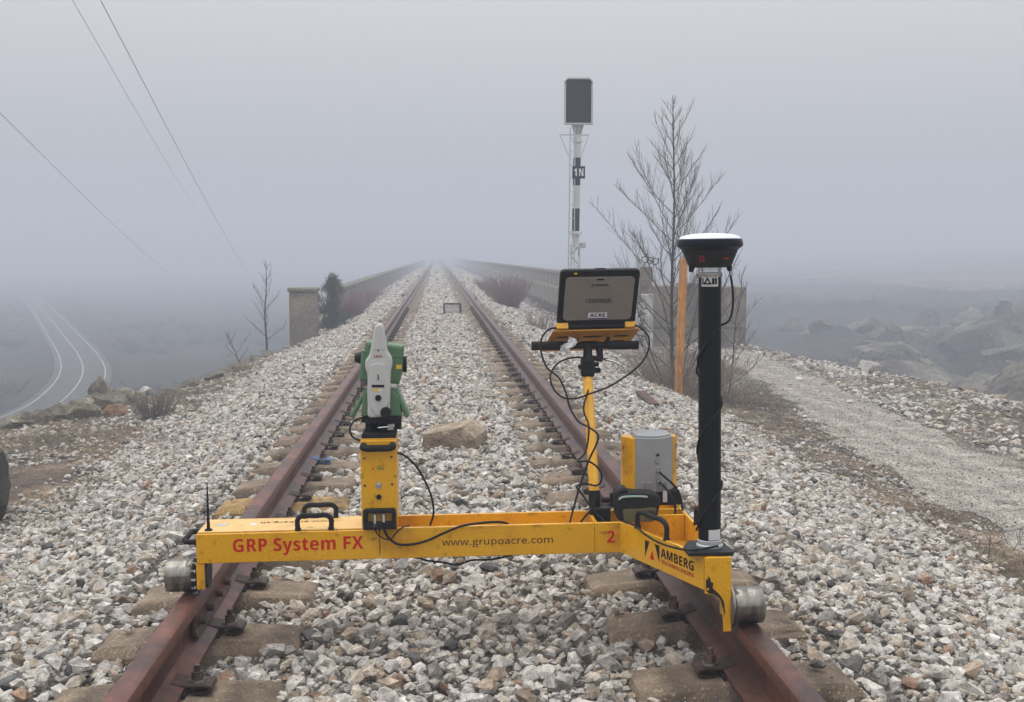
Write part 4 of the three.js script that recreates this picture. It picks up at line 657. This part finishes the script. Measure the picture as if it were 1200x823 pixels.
  // post for the receiver
  const cx = 0.766, cs = 3.5, r = 0.0338, pTop = atc(832, 323, cs).y;
  part(t, 'mast_foot', [plan([[0.686, 3.425], [0.817, 3.417], [0.825, 3.435], [0.817, 3.575], [0.715, 3.575], [0.686, 3.5]], YT + 0.0005, YT + 0.012, 0.002)], M.black);
  const mast = part(t, 'antenna_mast', [rod(V(cx, YT + 0.03, -cs), V(cx, pTop, -cs), r, r, 40)], M.pole);
  part(mast, 'base_ring', lathe([[0.03, 0], [0.04, 0], [0.04, 0.006], [0.0365, 0.009], [0.0365, 0.02], [0.0335, 0.022]], cx, YT + 0.012, -cs), M.galv);
  part(mast, 'silver_collar', lathe([[0.0355, 0], [0.037, 0.003], [0.037, 0.012], [0.034, 0.014], [0.034, 0.022], [0.036, 0.024], [0.036, 0.03], [0.03, 0.03]], cx, pTop - 0.004, -cs), M.chrome);
  const curved = (a0, a1, y0, y1, rr) => { const gg = new THREE.CylinderGeometry(rr, rr, y1 - y0, 14, 1, true, a0, a1 - a0); gg.translate(cx, (y0 + y1) / 2, -cs); return gg; };
  const yl = (v) => atc(832, v, cs - r).y;
  part(mast, 'paper_label', curved(-0.3, 0.95, YT + 0.036, YT + 0.068, r + 0.0006), M.label);
  part(mast, 'paper_label', curved(-1.0, 0.55, yl(336), yl(322), r + 0.0006), M.label);
  part(mast, 'label_print', [curved(-0.92, -0.78, yl(333.5), yl(326), r + 0.0009), curved(-0.05, 0.18, yl(333.5), yl(326), r + 0.0009), curved(0.22, 0.42, yl(333.5), yl(326), r + 0.0009)], M.blackInk);
  { const q = prism([[-0.013, 0], [0.013, 0], [0, 0.022]], 0.0006, 0, [[[-0.006, 0.004], [0.006, 0.004], [0, 0.014]]]); q.rotateY(-0.42); q.translate(cx - 0.0358 * Math.sin(0.42), yl(333.5), -cs + 0.0358 * Math.cos(0.42)); part(mast, 'label_print', q, M.blackInk); }
  // push bar that carries the laptop
  const tb = atc(698, 604, 4.05), t0 = atc(696.5, 578, 4.08), t1 = atc(688.5, 441, 4.32), j1 = atc(689, 408, 4.4);
  part(t, 'push_tube', [rod(t0, t1, 0.0185, 0.0185, 24)], M.yellow);
  part(t, 'tube_joint', [rod(V(tb.x, YB + 0.02, tb.z), t0.clone().lerp(t1, 0.02), 0.02, 0.0205, 20), rbox(tb.x - 0.022, tb.x + 0.05, YB + 0.03, YT + 0.02, tb.z - 0.02, tb.z + 0.02, 0.005)], M.black);
  part(t, 'clamp_lever', [rod(V(tb.x + 0.02, YT + 0.045, tb.z), V(tb.x + 0.06, YT + 0.045, tb.z), 0.01), rbox(tb.x + 0.05, tb.x + 0.072, YT + 0.02, YT + 0.07, tb.z - 0.01, tb.z + 0.01, 0.004)], M.black);
  part(t, 'stem', [rod(t1, j1, 0.021, 0.016, 20), rod(t1.clone().add(V(-0.035, 0.035, 0.01)), t1.clone().add(V(0.04, 0.045, 0.01)), 0.008), rbox(t1.x - 0.024, t1.x + 0.024, t1.y, t1.y + 0.065, t1.z - 0.025, t1.z + 0.025, 0.008)], M.black);
  const h0 = atc(623, 405.5, 4.42), h1 = atc(748, 404.5, 4.42);
  part(t, 'handlebar', [rod(h0, h1, 0.0125, 0.0125, 18)], M.black);
  for (const [a, b] of [[0, 0.3], [0.72, 1]]) part(t, 'rubber_grip', [rod(h0.clone().lerp(h1, a), h0.clone().lerp(h1, b), 0.0165, 0.0165, 20)], M.blackMatte);
  const k0 = atc(702, 408, 4.4), k1 = atc(695, 421, 4.4); part(t, 'brake_housing', [rod(k0, atc(704, 420, 4.39), 0.014, 0.01), rod(atc(706, 421, 4.39), atc(688, 419, 4.39), 0.011, 0.009), rbox(atc(700, 432, 4.38).x - 0.03, atc(700, 432, 4.38).x + 0.012, atc(700, 437, 4.38).y, atc(700, 431, 4.38).y, -4.39, -4.37, 0.004)], M.black);
  part(t, 'brake_lever', [tube([atc(706, 421, 4.38), atc(712, 422, 4.36), atc(720, 424, 4.35), atc(727, 428, 4.35)], 0.005, 16, 8)], M.chrome);
}
// ------------------------------------------------------------------ what the trolley carries
{ // total station
  const S = 3.93, k = 1 / 6.59, P = (x, y) => { const p = atc(400 + x * k, 375 + y * k, S); return [p.x, p.y]; }, Z = -S;
  const t = thing('total_station', 'green and light grey total station on the yellow upright', 'instrument', [P(290, 800)[0], P(290, 820)[1], Z - 0.05], { cant: true });
  const poly = (pts, d, z, b = 0.004) => { const g = prism(pts.map(([x, y]) => P(x, y)).reverse(), d, b); g.translate(0, 0, Z + z); return g; };
  const sm = (pts, n = 4) => { const c = new THREE.CatmullRomCurve3(pts.map(([x, y]) => V(x, y, 0)), true, 'centripetal'); return c.getPoints(pts.length * n).slice(0, -1).map((p) => [p.x, p.y]); };
  part(t, 'alidade', [poly([[150, 745], [165, 600], [190, 545], [400, 550], [440, 600], [465, 745]], 0.15, -0.15)], M.green);
  part(t, 'telescope', [poly([[182, 172], [345, 172], [350, 190], [478, 205], [474, 300], [468, 410], [445, 505], [390, 500], [150, 482], [132, 470], [150, 262], [170, 240]], 0.11, -0.13, 0.01), poly([[350, 275], [476, 285], [474, 296], [350, 287]], 0.004, -0.022, 0.001), poly([[150, 240], [225, 250], [225, 262], [150, 254]], 0.004, -0.022, 0.001)], M.green);
  for (const [x0, x1, r] of [[468, 500, 0.027], [92, 152, 0.024]]) { const a = P(x0, 358), b = P(x1, 358); part(t, x0 > 200 ? 'objective_lens' : 'eyepiece', [rod(V(a[0], x0 > 200 ? a[1] : P(0, 310)[1], Z - 0.075), V(b[0], x0 > 200 ? b[1] : P(0, 312)[1], Z - 0.075), x0 > 200 ? r : r * 0.5, r, 24)], M.black); }
  part(t, 'handle_spine', [poly(sm([[293, 28], [318, 38], [332, 90], [346, 170], [356, 235], [388, 290], [394, 340], [384, 390], [380, 450], [378, 560], [376, 650], [370, 735], [290, 746], [213, 742], [206, 650], [203, 560], [203, 420], [188, 370], [188, 315], [218, 265], [236, 180], [252, 95], [265, 45]]), 0.055, -0.03, 0.007)], M.spine);
  part(t, 'cover_panel', [poly(sm([[237, 340], [340, 340], [350, 375], [368, 420], [378, 520], [374, 600], [350, 670], [300, 735], [270, 720], [225, 640], [214, 540], [214, 450], [222, 385]]), 0.006, 0.0245, 0.002), poly([[243, 216], [340, 216], [341, 221], [242, 221]], 0.002, 0.0245, 0)], M.spine);
  part(t, 'dark_panel', [poly([[238, 494], [334, 494], [334, 513], [238, 513]], 0.0025, 0.0298, 0.0005)], M.black);
  { const a = P(288, 595), b = P(345, 704); part(t, 'focus_knob', [rod(V(a[0], a[1], Z + 0.028), V(a[0], a[1], Z + 0.036), 0.0105, 0.0095, 24)], M.black); part(t, 'drive_knob', [rod(V(b[0], b[1], Z + 0.02), V(b[0], b[1], Z + 0.05), 0.0175, 0.0165, 28)], M.blackMatte); }
  { const g = text('Leica', fontB, 0.026, 0.0095); const p = P(256, 288); g.rotateZ(0.04); g.translate(p[0], p[1], Z + 0.0252); part(t, 'lettering', g, M.redDark); }
  part(t, 'sticker', [poly([[250, 522], [286, 522], [286, 546], [250, 546]], 0.0008, 0.0302, 0)], M.yellowInk); part(t, 'sticker', [poly([[290, 524], [316, 524], [316, 544], [290, 544]], 0.0008, 0.0302, 0)], M.label); part(t, 'sticker', [poly([[420, 350], [466, 352], [464, 384], [420, 382]], 0.0008, -0.0198, 0)], M.yellowInk);
  part(t, 'arrow_mark', [poly([[283, 415], [292, 415], [292, 460], [283, 460]], 0.0008, 0.0302, 0), poly([[281, 228], [292, 228], [292, 239], [281, 239]], 0.0008, 0.0252, 0)], M.dark);
  part(t, 'side_cover', [poly([[172, 545], [204, 562], [90, 772], [56, 752]], 0.085, -0.1, 0.006)], M.green); part(t, 'side_cover', [poly([[392, 552], [432, 546], [526, 745], [498, 770]], 0.085, -0.1, 0.006)], M.green);
  const q = (u, v) => { const p = atc(u, v, S); return [p.x, p.y]; };
  const a = q(427, 513), b = q(466, 497), c = q(461, 508), tb = rod(V((a[0] + c[0]) / 2, q(444, 497)[1], Z - 0.07), V((a[0] + c[0]) / 2, q(444, 488)[1], Z - 0.07), 0.062, 0.055, 30);
  part(t, 'tribrach', [tb, rbox(q(424, 505)[0], q(464, 505)[0], q(445, 516.5)[1], q(445, 507)[1], Z - 0.13, Z + 0.028, 0.004), rbox(q(428, 505)[0], q(470, 505)[0], q(445, 497)[1], q(445, 489)[1], Z - 0.12, Z + 0.01, 0.004), rbox(q(428, 505)[0], q(435, 505)[0], q(445, 509)[1], q(445, 496)[1], Z - 0.1, Z - 0.01, 0.003), rbox(q(462, 505)[0], q(470, 505)[0], q(445, 504)[1], q(445, 492)[1], Z - 0.08, Z - 0.0, 0.003), rod(V(q(446, 505)[0], q(445, 508)[1], Z - 0.07), V(q(446, 505)[0], q(445, 496)[1], Z - 0.07), 0.03, 0.03, 16)], M.blackMatte);
  part(t, 'clamp_key', [rod(V(q(443, 505)[0], q(445, 501.5)[1], Z + 0.0), V(q(456, 505)[0], q(445, 500.5)[1], Z + 0.004), 0.0045, 0.006, 10), rbox(q(454, 505)[0], q(461, 505)[0], q(445, 504.5)[1], q(445, 497.5)[1], Z - 0.002, Z + 0.006, 0.002)], M.chrome);
}
{ // satellite receiver on the mast
  const cx = 0.766, cs = 3.5, y = (v) => atc(830, v, cs).y, t = thing('satellite_receiver', 'dark mushroom shaped satellite receiver with a white dome on the black mast', 'antenna', [cx, y(314), -cs], { cant: true });
  const L = (pts) => lathe(pts, cx, 0, -cs, 56);
  part(t, 'housing', L([[0.001, y(313.5)], [0.058, y(313.5)], [0.064, y(311)], [0.08, y(295)], [0.082, y(293)], [0.001, y(293)]]), M.dark);
  part(t, 'rim', L([[0.08, y(293.5)], [0.0955, y(289)], [0.0972, y(287)], [0.094, y(281)], [0.09, y(279.5)], [0.001, y(279.5)]]), M.navy);
  part(t, 'dome', L([[0.0915, y(280)], [0.085, y(277)], [0.065, y(275)], [0.04, y(273.8)], [0.001, y(273.2)]]), M.white);
  part(t, 'clasp', [rod(V(cx - 0.062, y(318.5), -cs + 0.02), V(cx - 0.058, y(312), -cs + 0.02), 0.006, 0.01, 10)], M.black); part(t, 'clasp', [rod(V(cx + 0.052, y(318), -cs + 0.03), V(cx + 0.05, y(312), -cs + 0.03), 0.006, 0.009, 10)], M.black);
  part(t, 'plug', [rod(V(cx + 0.062, y(323), -cs + 0.01), V(cx + 0.06, y(313), -cs + 0.01), 0.006, 0.007, 12)], M.chrome);
  part(t, 'mounting_stud', [rod(V(cx, y(323), -cs), V(cx, y(313), -cs), 0.031, 0.033, 24)], M.galv);
  const red = (du, v, w, h, hole) => { const a = du / 0.077, g = hole ? prism([[-w, -h], [w, -h], [w, h], [-w, h]], 0.001, 0, [[[-w * 0.5, -h * 0.55], [w * 0.55, -h * 0.55], [w * 0.55, h * 0.55], [-w * 0.5, h * 0.55]]]) : prism([[-w, -h], [w, -h], [w, h], [-w, h]], 0.001); g.rotateX(0.37); g.translate(0, 0, 0.0722); g.rotateY(a); g.translate(cx, y(v), -cs); return g; };
  part(t, 'red_mark', red(-0.042, 303, 0.007, 0.009, true), M.redDark); part(t, 'red_mark', red(0.036, 303, 0.009, 0.0032, false), M.redDark);
}
{ // laptop, leaning lid towards the viewer, on its tray
  const S = 4.4, t = thing('rugged_laptop', 'open rugged laptop with black rim and grey brown lid on the push bar', 'laptop', atc(700, 384, S).toArray(), { cant: true });
  const hinge = atc(697, 381, S), w = 0.298, h = 0.225;
  const orient = (g) => { g.rotateX(0.34); g.rotateY(0.13); g.translate(hinge.x, hinge.y, hinge.z); return g; };
  const rr = (x0, x1, y0, y1, c) => [[x0 + c, y0], [x1 - c, y0], [x1 - c * 0.3, y0 + c * 0.3], [x1, y0 + c], [x1, y1 - c], [x1 - c * 0.3, y1 - c * 0.3], [x1 - c, y1], [x0 + c, y1], [x0 + c * 0.3, y1 - c * 0.3], [x0, y1 - c], [x0, y0 + c], [x0 + c * 0.3, y0 + c * 0.3]];
  const lid = part(t, 'lid', orient(prism(rr(-w / 2, w / 2, 0.006, h, 0.014), 0.022, 0.005)), M.black);
  const pan = prism(rr(-w / 2 + 0.019, w / 2 - 0.019, 0.03, h - 0.026, 0.014), 0.004, 0.0015); pan.translate(0, 0, 0.021); part(lid, 'lid_panel', orient(pan), M.panel);
  const on = (g, z = 0.0252) => { g.translate(0, 0, z); return orient(g); };
  part(lid, 'latch', on(prism(rr(-0.014, 0.014, h - 0.038, h - 0.0325, 0.002), 0.002), 0.0246), M.black); part(lid, 'latch', on(rbox(-0.02, 0.02, h - 0.006, h + 0.003, -0.006, 0.0, 0.003), 0.012), M.black);
  part(lid, 'sticker', on(prism(rr(-0.1, -0.088, h - 0.0155, h - 0.0095, 0.001), 0.0008), 0.0222), M.yellowInk);
  const seal = part(lid, 'sticker', on(prism(rr(-0.036, 0.036, 0.034, 0.06, 0.001), 0.0008)), M.label, { label: 'white sticker with blue lettering' });
  const a = text('ACRE', fontB, 0.058, 0.014); a.translate(-0.029, 0.043, 0); part(lid, 'lettering', [on(a, 0.0261)], M.blueInk); part(lid, 'blue_bar', on(prism(rr(-0.0355, 0.0355, 0.0345, 0.0385, 0.0005), 0.0006), 0.0261), M.blueInk);
  const frame = prism(rr(-0.047, 0.047, 0.099, 0.114, 0.002), 0.0006, 0, [rr(-0.045, 0.045, 0.1005, 0.1125, 0.001)]); part(lid, 'embossed_frame', [on(frame)], M.dark);
  part(lid, 'embossed_bars', [-0.036, -0.026, -0.016, -0.006, 0.004, 0.014, 0.024, 0.034].map((x) => on(prism([[x, 0.103], [x + 0.006, 0.103], [x + 0.006, 0.11], [x, 0.11]], 0.0005))), M.dark);
  part(lid, 'embossed_mark', [on(prism(rr(-0.032, 0.03, 0.169, 0.171, 0.0005), 0.0005)), on(prism([[-0.034, 0.163], [-0.024, 0.163], [-0.028, 0.17]], 0.0005)), on(prism(rr(-0.02, 0.034, 0.164, 0.167, 0.0005), 0.0005))], M.dark);
  // keyboard half and tray slope down and away
  const flat = (g) => { g.rotateX(-0.42); g.rotateY(0.13); g.translate(hinge.x, hinge.y, hinge.z); return g; };   // its far edge sinks away
  const body = (x0, x1, y0, y1, z0, z1, r = 0.004) => { const g = rbox(x0, x1, y0, y1, z0, z1, r); g.rotateX(-0.42); g.rotateY(0.13); g.translate(hinge.x, hinge.y, hinge.z); return g; };
  part(t, 'keyboard_half', [body(-w / 2 + 0.002, w / 2 - 0.002, -0.02, 0.004, -0.23, 0.012, 0.006)], M.black);
  part(t, 'hinge', [body(-w / 2 + 0.03, w / 2 - 0.03, -0.018, 0.008, 0.0125, 0.024, 0.005)], M.blackMatte);
  const tray = thing('laptop_tray', 'orange yellow slotted metal tray under the laptop', 'tray', atc(697, 392, S).toArray(), { cant: true });
  const hole = (x, y, w2, h2) => [[x - w2, y], [x - w2 * 0.6, y - h2], [x + w2 * 0.6, y - h2], [x + w2, y], [x + w2 * 0.6, y + h2], [x - w2 * 0.6, y + h2]];
  const pl = prism([[-0.165, -0.02], [0.165, -0.02], [0.165, 0.2], [-0.165, 0.2]], 0.005, 0.001, [0.05, 0.105, 0.16].flatMap((y) => [hole(-0.11, y, 0.035, 0.012), hole(0, y, 0.045, 0.012), hole(0.11, y, 0.035, 0.012)]));
  pl.rotateX(-Math.PI / 2); pl.translate(0, -0.029, 0); part(tray, 'plate', flat(pl), M.tray);
  for (const x of [-0.13, 0.13]) part(tray, 'corner_clamp', [body(x - 0.022, x + 0.022, -0.022, 0.002, 0.014, 0.03, 0.003)], M.yellow);
  const hb = atc(690, 404, 4.41); part(tray, 'bracket', [rod(V(hb.x - 0.06, hb.y, hb.z), V(hb.x - 0.04, hinge.y - 0.055, hb.z - 0.04), 0.008, 0.008, 8)], M.black); part(tray, 'bracket', [rod(V(hb.x + 0.06, hb.y, hb.z), V(hb.x + 0.08, hinge.y - 0.055, hb.z - 0.04), 0.008, 0.008, 8)], M.black);
}
{ // crumpled tag tied to the bar
  const t = thing('paper_tag', 'crumpled white tag tied round the handlebar', 'tag', atc(666, 405, 4.4).toArray(), { cant: true }), r = rng(3), g = new THREE.PlaneGeometry(0.03, 0.06, 8, 14), p = g.attributes.position;
  for (let i = 0; i < p.count; i++) { const x = p.getX(i), y = p.getY(i); p.setXYZ(i, x + 0.01 * Math.sin(y * 90) + 0.006 * (hash(i, 3) - 0.5), y, 0.012 * Math.sin(x * 160 + y * 60) + 0.008 * (hash(i, 7) - 0.5) + 0.02 * Math.cos(y * 30)); }
  g.computeVertexNormals(); g.rotateZ(-0.4); const c = atc(666, 404, 4.38); g.translate(c.x, c.y, c.z); part(t, 'paper', g, std([0.72, 0.72, 0.74], 0.7, { side: THREE.DoubleSide }));
}
{ // inertial unit
  const S = 4.13, a = atc(733, 578, S), b = atc(798, 513, S), x0 = a.x, x1 = b.x, y0 = a.y, y1 = b.y, cx = (x0 + x1) / 2, w = (x1 - x0) / 2, t = thing('sensor_box', 'grey and yellow round fronted sensor box on the trolley', 'instrument', [cx, YT, -S - 0.09], { cant: true });
  const f = (u) => S + 0.075 * u * u, rim = []; for (let i = 0; i <= 14; i++) { const u = -0.6 + 1.4 * i / 14; rim.push([cx + u * w, f(u)]); }
  const back = rim.map(([x, s]) => [x, 2 * (S + 0.09) - s]).reverse();
  part(t, 'housing', [plan([...rim, ...back], y0, y1, 0.004)], M.grey);
  part(t, 'top_cover', [plan([...rim.map(([x, s]) => [cx + (x - cx) * 0.93, s + 0.008]), ...back.map(([x, s]) => [cx + (x - cx) * 0.93, s - 0.008])], y1, y1 + 0.006, 0.002)], M.grey);
  for (const q of [-1, 1]) { const e = []; for (let i = 0; i <= 6; i++) { const u0 = q > 0 ? 0.805 : 0.605, u = u0 + (1 - u0) * i / 6; e.push([cx + q * u * w, f(u)]); } const bk = e.map(([x, s]) => [x, 2 * (S + 0.09) - s]).reverse(); const o = [...e, ...bk]; part(t, 'side_panel', [plan(q > 0 ? o : o.reverse(), y0 + 0.004, y1 - 0.003, 0.004)], M.yellow); }
  part(t, 'mounting_plate', [rbox(cx - 0.1, cx + 0.1, YT + 0.001, y0, -S - 0.17, -S - 0.02, 0.004), rbox(cx - 0.115, cx + 0.115, YT - 0.006, YT + 0.012, -S - 0.16, -S - 0.045, 0.003)], M.black);
  const Z = -S, X = (u) => atc(u, 550, S).x, Y = (v) => atc(770, v, S).y;
  for (const u of [754, 762, 771, 780]) part(t, 'slot', [rbox(X(u) - 0.007, X(u) + 0.007, Y(577), Y(565), Z - 0.006, Z + 0.002, 0.004)], std([0.2, 0.205, 0.21], 0.6));
  for (const [v, r] of [[533.5, 0.005], [540, 0.0095]]) part(t, 'cap', [rod(V(X(771), Y(v), Z - 0.004), V(X(771), Y(v), Z + 0.006), r, r * 0.9, 16)], v < 535 ? M.black : M.chrome);
  for (const v of [552, 564]) part(t, 'plug', [rod(V(X(771.5), Y(v), Z - 0.004), V(X(774), Y(v + 1.5), Z + 0.02), 0.0095, 0.0075, 16)], M.chrome);
  part(t, 'label_tag', [rbox(X(776), X(781), Y(588), Y(575), Z + 0.012, Z + 0.014, 0.0005, 1)], M.label);
}
{ // hand-held controller lying by the box
  const S = 3.93, c = atc(748, 594, S), t = thing('field_controller', 'black and olive hand-held controller lying in front of the sensor box', 'controller', [c.x, YT, -S - 0.04], { cant: true });
  const q = (u, v) => { const p = atc(u, v, S); return [p.x, p.y]; };
  const poly = (pts, d, z, b = 0.004) => { const cc = new THREE.CatmullRomCurve3(pts.map(([x, y]) => V(...q(x, y), 0)), true, 'centripetal'); const g = prism(cc.getPoints(48).slice(0, -1).map((p) => [p.x, p.y]).reverse(), d, b); g.translate(0, 0, -S + z); return g; };
  part(t, 'case', [poly([[723, 584], [727, 580], [748, 578], [770, 580], [774.5, 585], [773, 598], [768, 611], [748, 612.5], [726, 611], [722, 598]], 0.085, -0.085, 0.014)], M.blackMatte);
  part(t, 'front_panel', [poly([[730, 598], [748, 596.5], [769, 596], [767, 604], [764, 610.5], [748, 611.5], [732, 610.5], [730.5, 604]], 0.006, -0.004, 0.002)], M.olive);
  part(t, 'edge_strip', [poly([[725, 585.5], [728, 582.5], [748, 581], [759, 582], [759, 583.3], [748, 582.8], [729, 584.2], [726, 586.5]], 0.004, -0.0035, 0.0008)], M.mint);
  part(t, 'bumper', [poly([[722, 580], [727, 574], [735, 573.5], [737, 578], [730, 582], [723, 586]], 0.07, -0.08, 0.01)], M.black);
  part(t, 'screen', [poly([[757, 599], [763, 598.5], [767, 599], [766, 607], [761, 608.5], [757, 607.5]], 0.003, 0.001, 0.0006)], std([0.035, 0.022, 0.016], 0.3));
}
// ------------------------------------------------------------------ cables
const cable = (label, pts, r = 0.0036) => { const p = pts.map((a) => at(...a)), t = thing('cable', label, 'cable', p[0].toArray()); part(t, 'wire', tube(p, r, pts.length * 10, 8), M.cable); return t; };
cable('black cable along the beam front from the upright to the open channel', [[449.5, 613, 3.855], [450.5, 622, 3.86], [456, 631, 3.875], [465, 637.5, 3.88], [480, 638.5, 3.885], [500, 634, 3.885], [520, 625, 3.885], [540, 617, 3.886], [560, 613.5, 3.886], [580, 612, 3.89], [592, 613, 3.93], [598, 617, 3.98]], 0.0042);
cable('thin wire hanging from the second plug of the upright', [[439, 614, 3.855], [441, 624, 3.87], [449, 631, 3.88], [458, 632, 3.885], [463, 626, 3.888], [472, 618, 3.89], [480, 616, 3.93]], 0.0022);
cable('black cable arching from the upright down into the channel', [[466, 531, 3.97], [474, 534, 3.98], [487, 546, 4.0], [498, 564, 4.0], [506, 584, 4.0], [508, 602, 4.0], [504, 616, 4.0]], 0.0036);
cable('cable looping beside the tribrach of the total station', [[430, 489, 3.94], [420, 491, 3.94], [412, 497, 3.94], [410, 505, 3.94], [414, 513, 3.94], [424, 517, 3.94]], 0.0032);
cable('slack cable hanging beneath the beam', [[486, 652, 3.92], [500, 657, 3.92], [520, 659.5, 3.92], [536, 662, 3.92], [552, 657, 3.92], [575, 656, 3.93], [600, 651, 3.94]], 0.0036);
cable('long black cable from the laptop down the push tube', [[652, 384, 4.38], [644, 386, 4.36], [638, 391, 4.35], [633.5, 402, 4.34], [636, 420, 4.32], [642, 432, 4.3], [655, 443, 4.27], [663, 460, 4.24], [668, 478, 4.2], [678, 494, 4.16], [692, 502, 4.1], [701, 510, 4.08], [700, 518, 4.08], [690, 540, 4.08], [678, 575, 4.06], [671, 600, 4.04], [668, 612, 4.0]], 0.0036);
cable('cable making a wide loop beside the push tube', [[697, 432, 4.3], [692, 422, 4.31], [675, 419, 4.3], [655, 425, 4.28], [645, 440, 4.26], [649, 456, 4.24], [660, 466, 4.22], [675, 467, 4.2], [690, 462, 4.22], [712, 454, 4.26], [735, 440, 4.3], [752, 425, 4.34], [760, 410, 4.37], [760, 395, 4.38], [752, 385, 4.38], [744, 381, 4.38]], 0.0034);
cable('cable coiled round the lower push tube', [[690, 455, 4.28], [684, 480, 4.2], [690, 500, 4.14], [686, 530, 4.1], [677, 541, 4.06], [690, 541, 4.03], [702, 550, 4.03], [705, 562, 4.05], [700, 569, 4.06], [684, 567, 4.06], [676, 570, 4.06], [684, 582, 4.05], [695, 598, 4.03], [703, 606, 4.0], [708, 611, 3.96]], 0.0034);
cable('cable from the channel up to the push tube joint', [[680, 613, 4.02], [687, 604, 4.02], [694, 596, 4.02], [697, 585, 4.03]], 0.0036);
cable('cable with yellow sleeve leaving the sensor box', [[773, 553.5, 4.11], [780, 560, 4.08], [788, 567, 4.07], [795, 577, 4.06], [799, 590, 4.06], [800, 604, 4.05], [799, 614, 4.05]], 0.0042);
cable('cable with red sleeve leaving the sensor box', [[773, 565.5, 4.11], [780, 572, 4.08], [786, 581, 4.06], [791, 592, 4.06], [791, 604, 4.05], [789, 614, 4.04]], 0.004);
cable('cable along the slanting arm to the mast foot', [[730, 611, 3.89], [742, 615, 3.82], [757, 627, 3.7], [772, 636, 3.6], [790, 642, 3.51], [808, 645, 3.45], [826, 643, 3.44], [842, 640, 3.43]], 0.0034);
{ // antenna lead winding round the mast
  const cx = 0.766, cs = 3.5, R = 0.038, y = (v) => atc(832, v, cs).y, t = thing('cable', 'black antenna lead winding down round the black mast', 'cable', [cx, YT, -cs], { cant: true }), pts = [];
  pts.push(V(cx + 0.06, y(323), -cs + 0.01), V(cx + 0.066, y(340), -cs + 0.012), V(cx + 0.064, y(360), -cs + 0.02), V(cx + 0.048, y(376), -cs + 0.035));
  let v = 382; for (let k = 0; k <= 44; k++) { const a = 0.6 - k * 0.36, rr = R + 0.006 * (hash(k, 5) - 0.5); pts.push(V(cx + rr * Math.sin(a), y(v), -cs + rr * Math.cos(a))); v += 5.55 + 3 * Math.sin(k * 0.36); }
  part(t, 'wire', tube(pts.slice(0, 46), 0.0034, 300, 7), M.cable);
}
scene.traverse((o) => { if (o.isMesh) o.castShadow = o.receiveShadow = true; });
renderer.render(scene, camera);
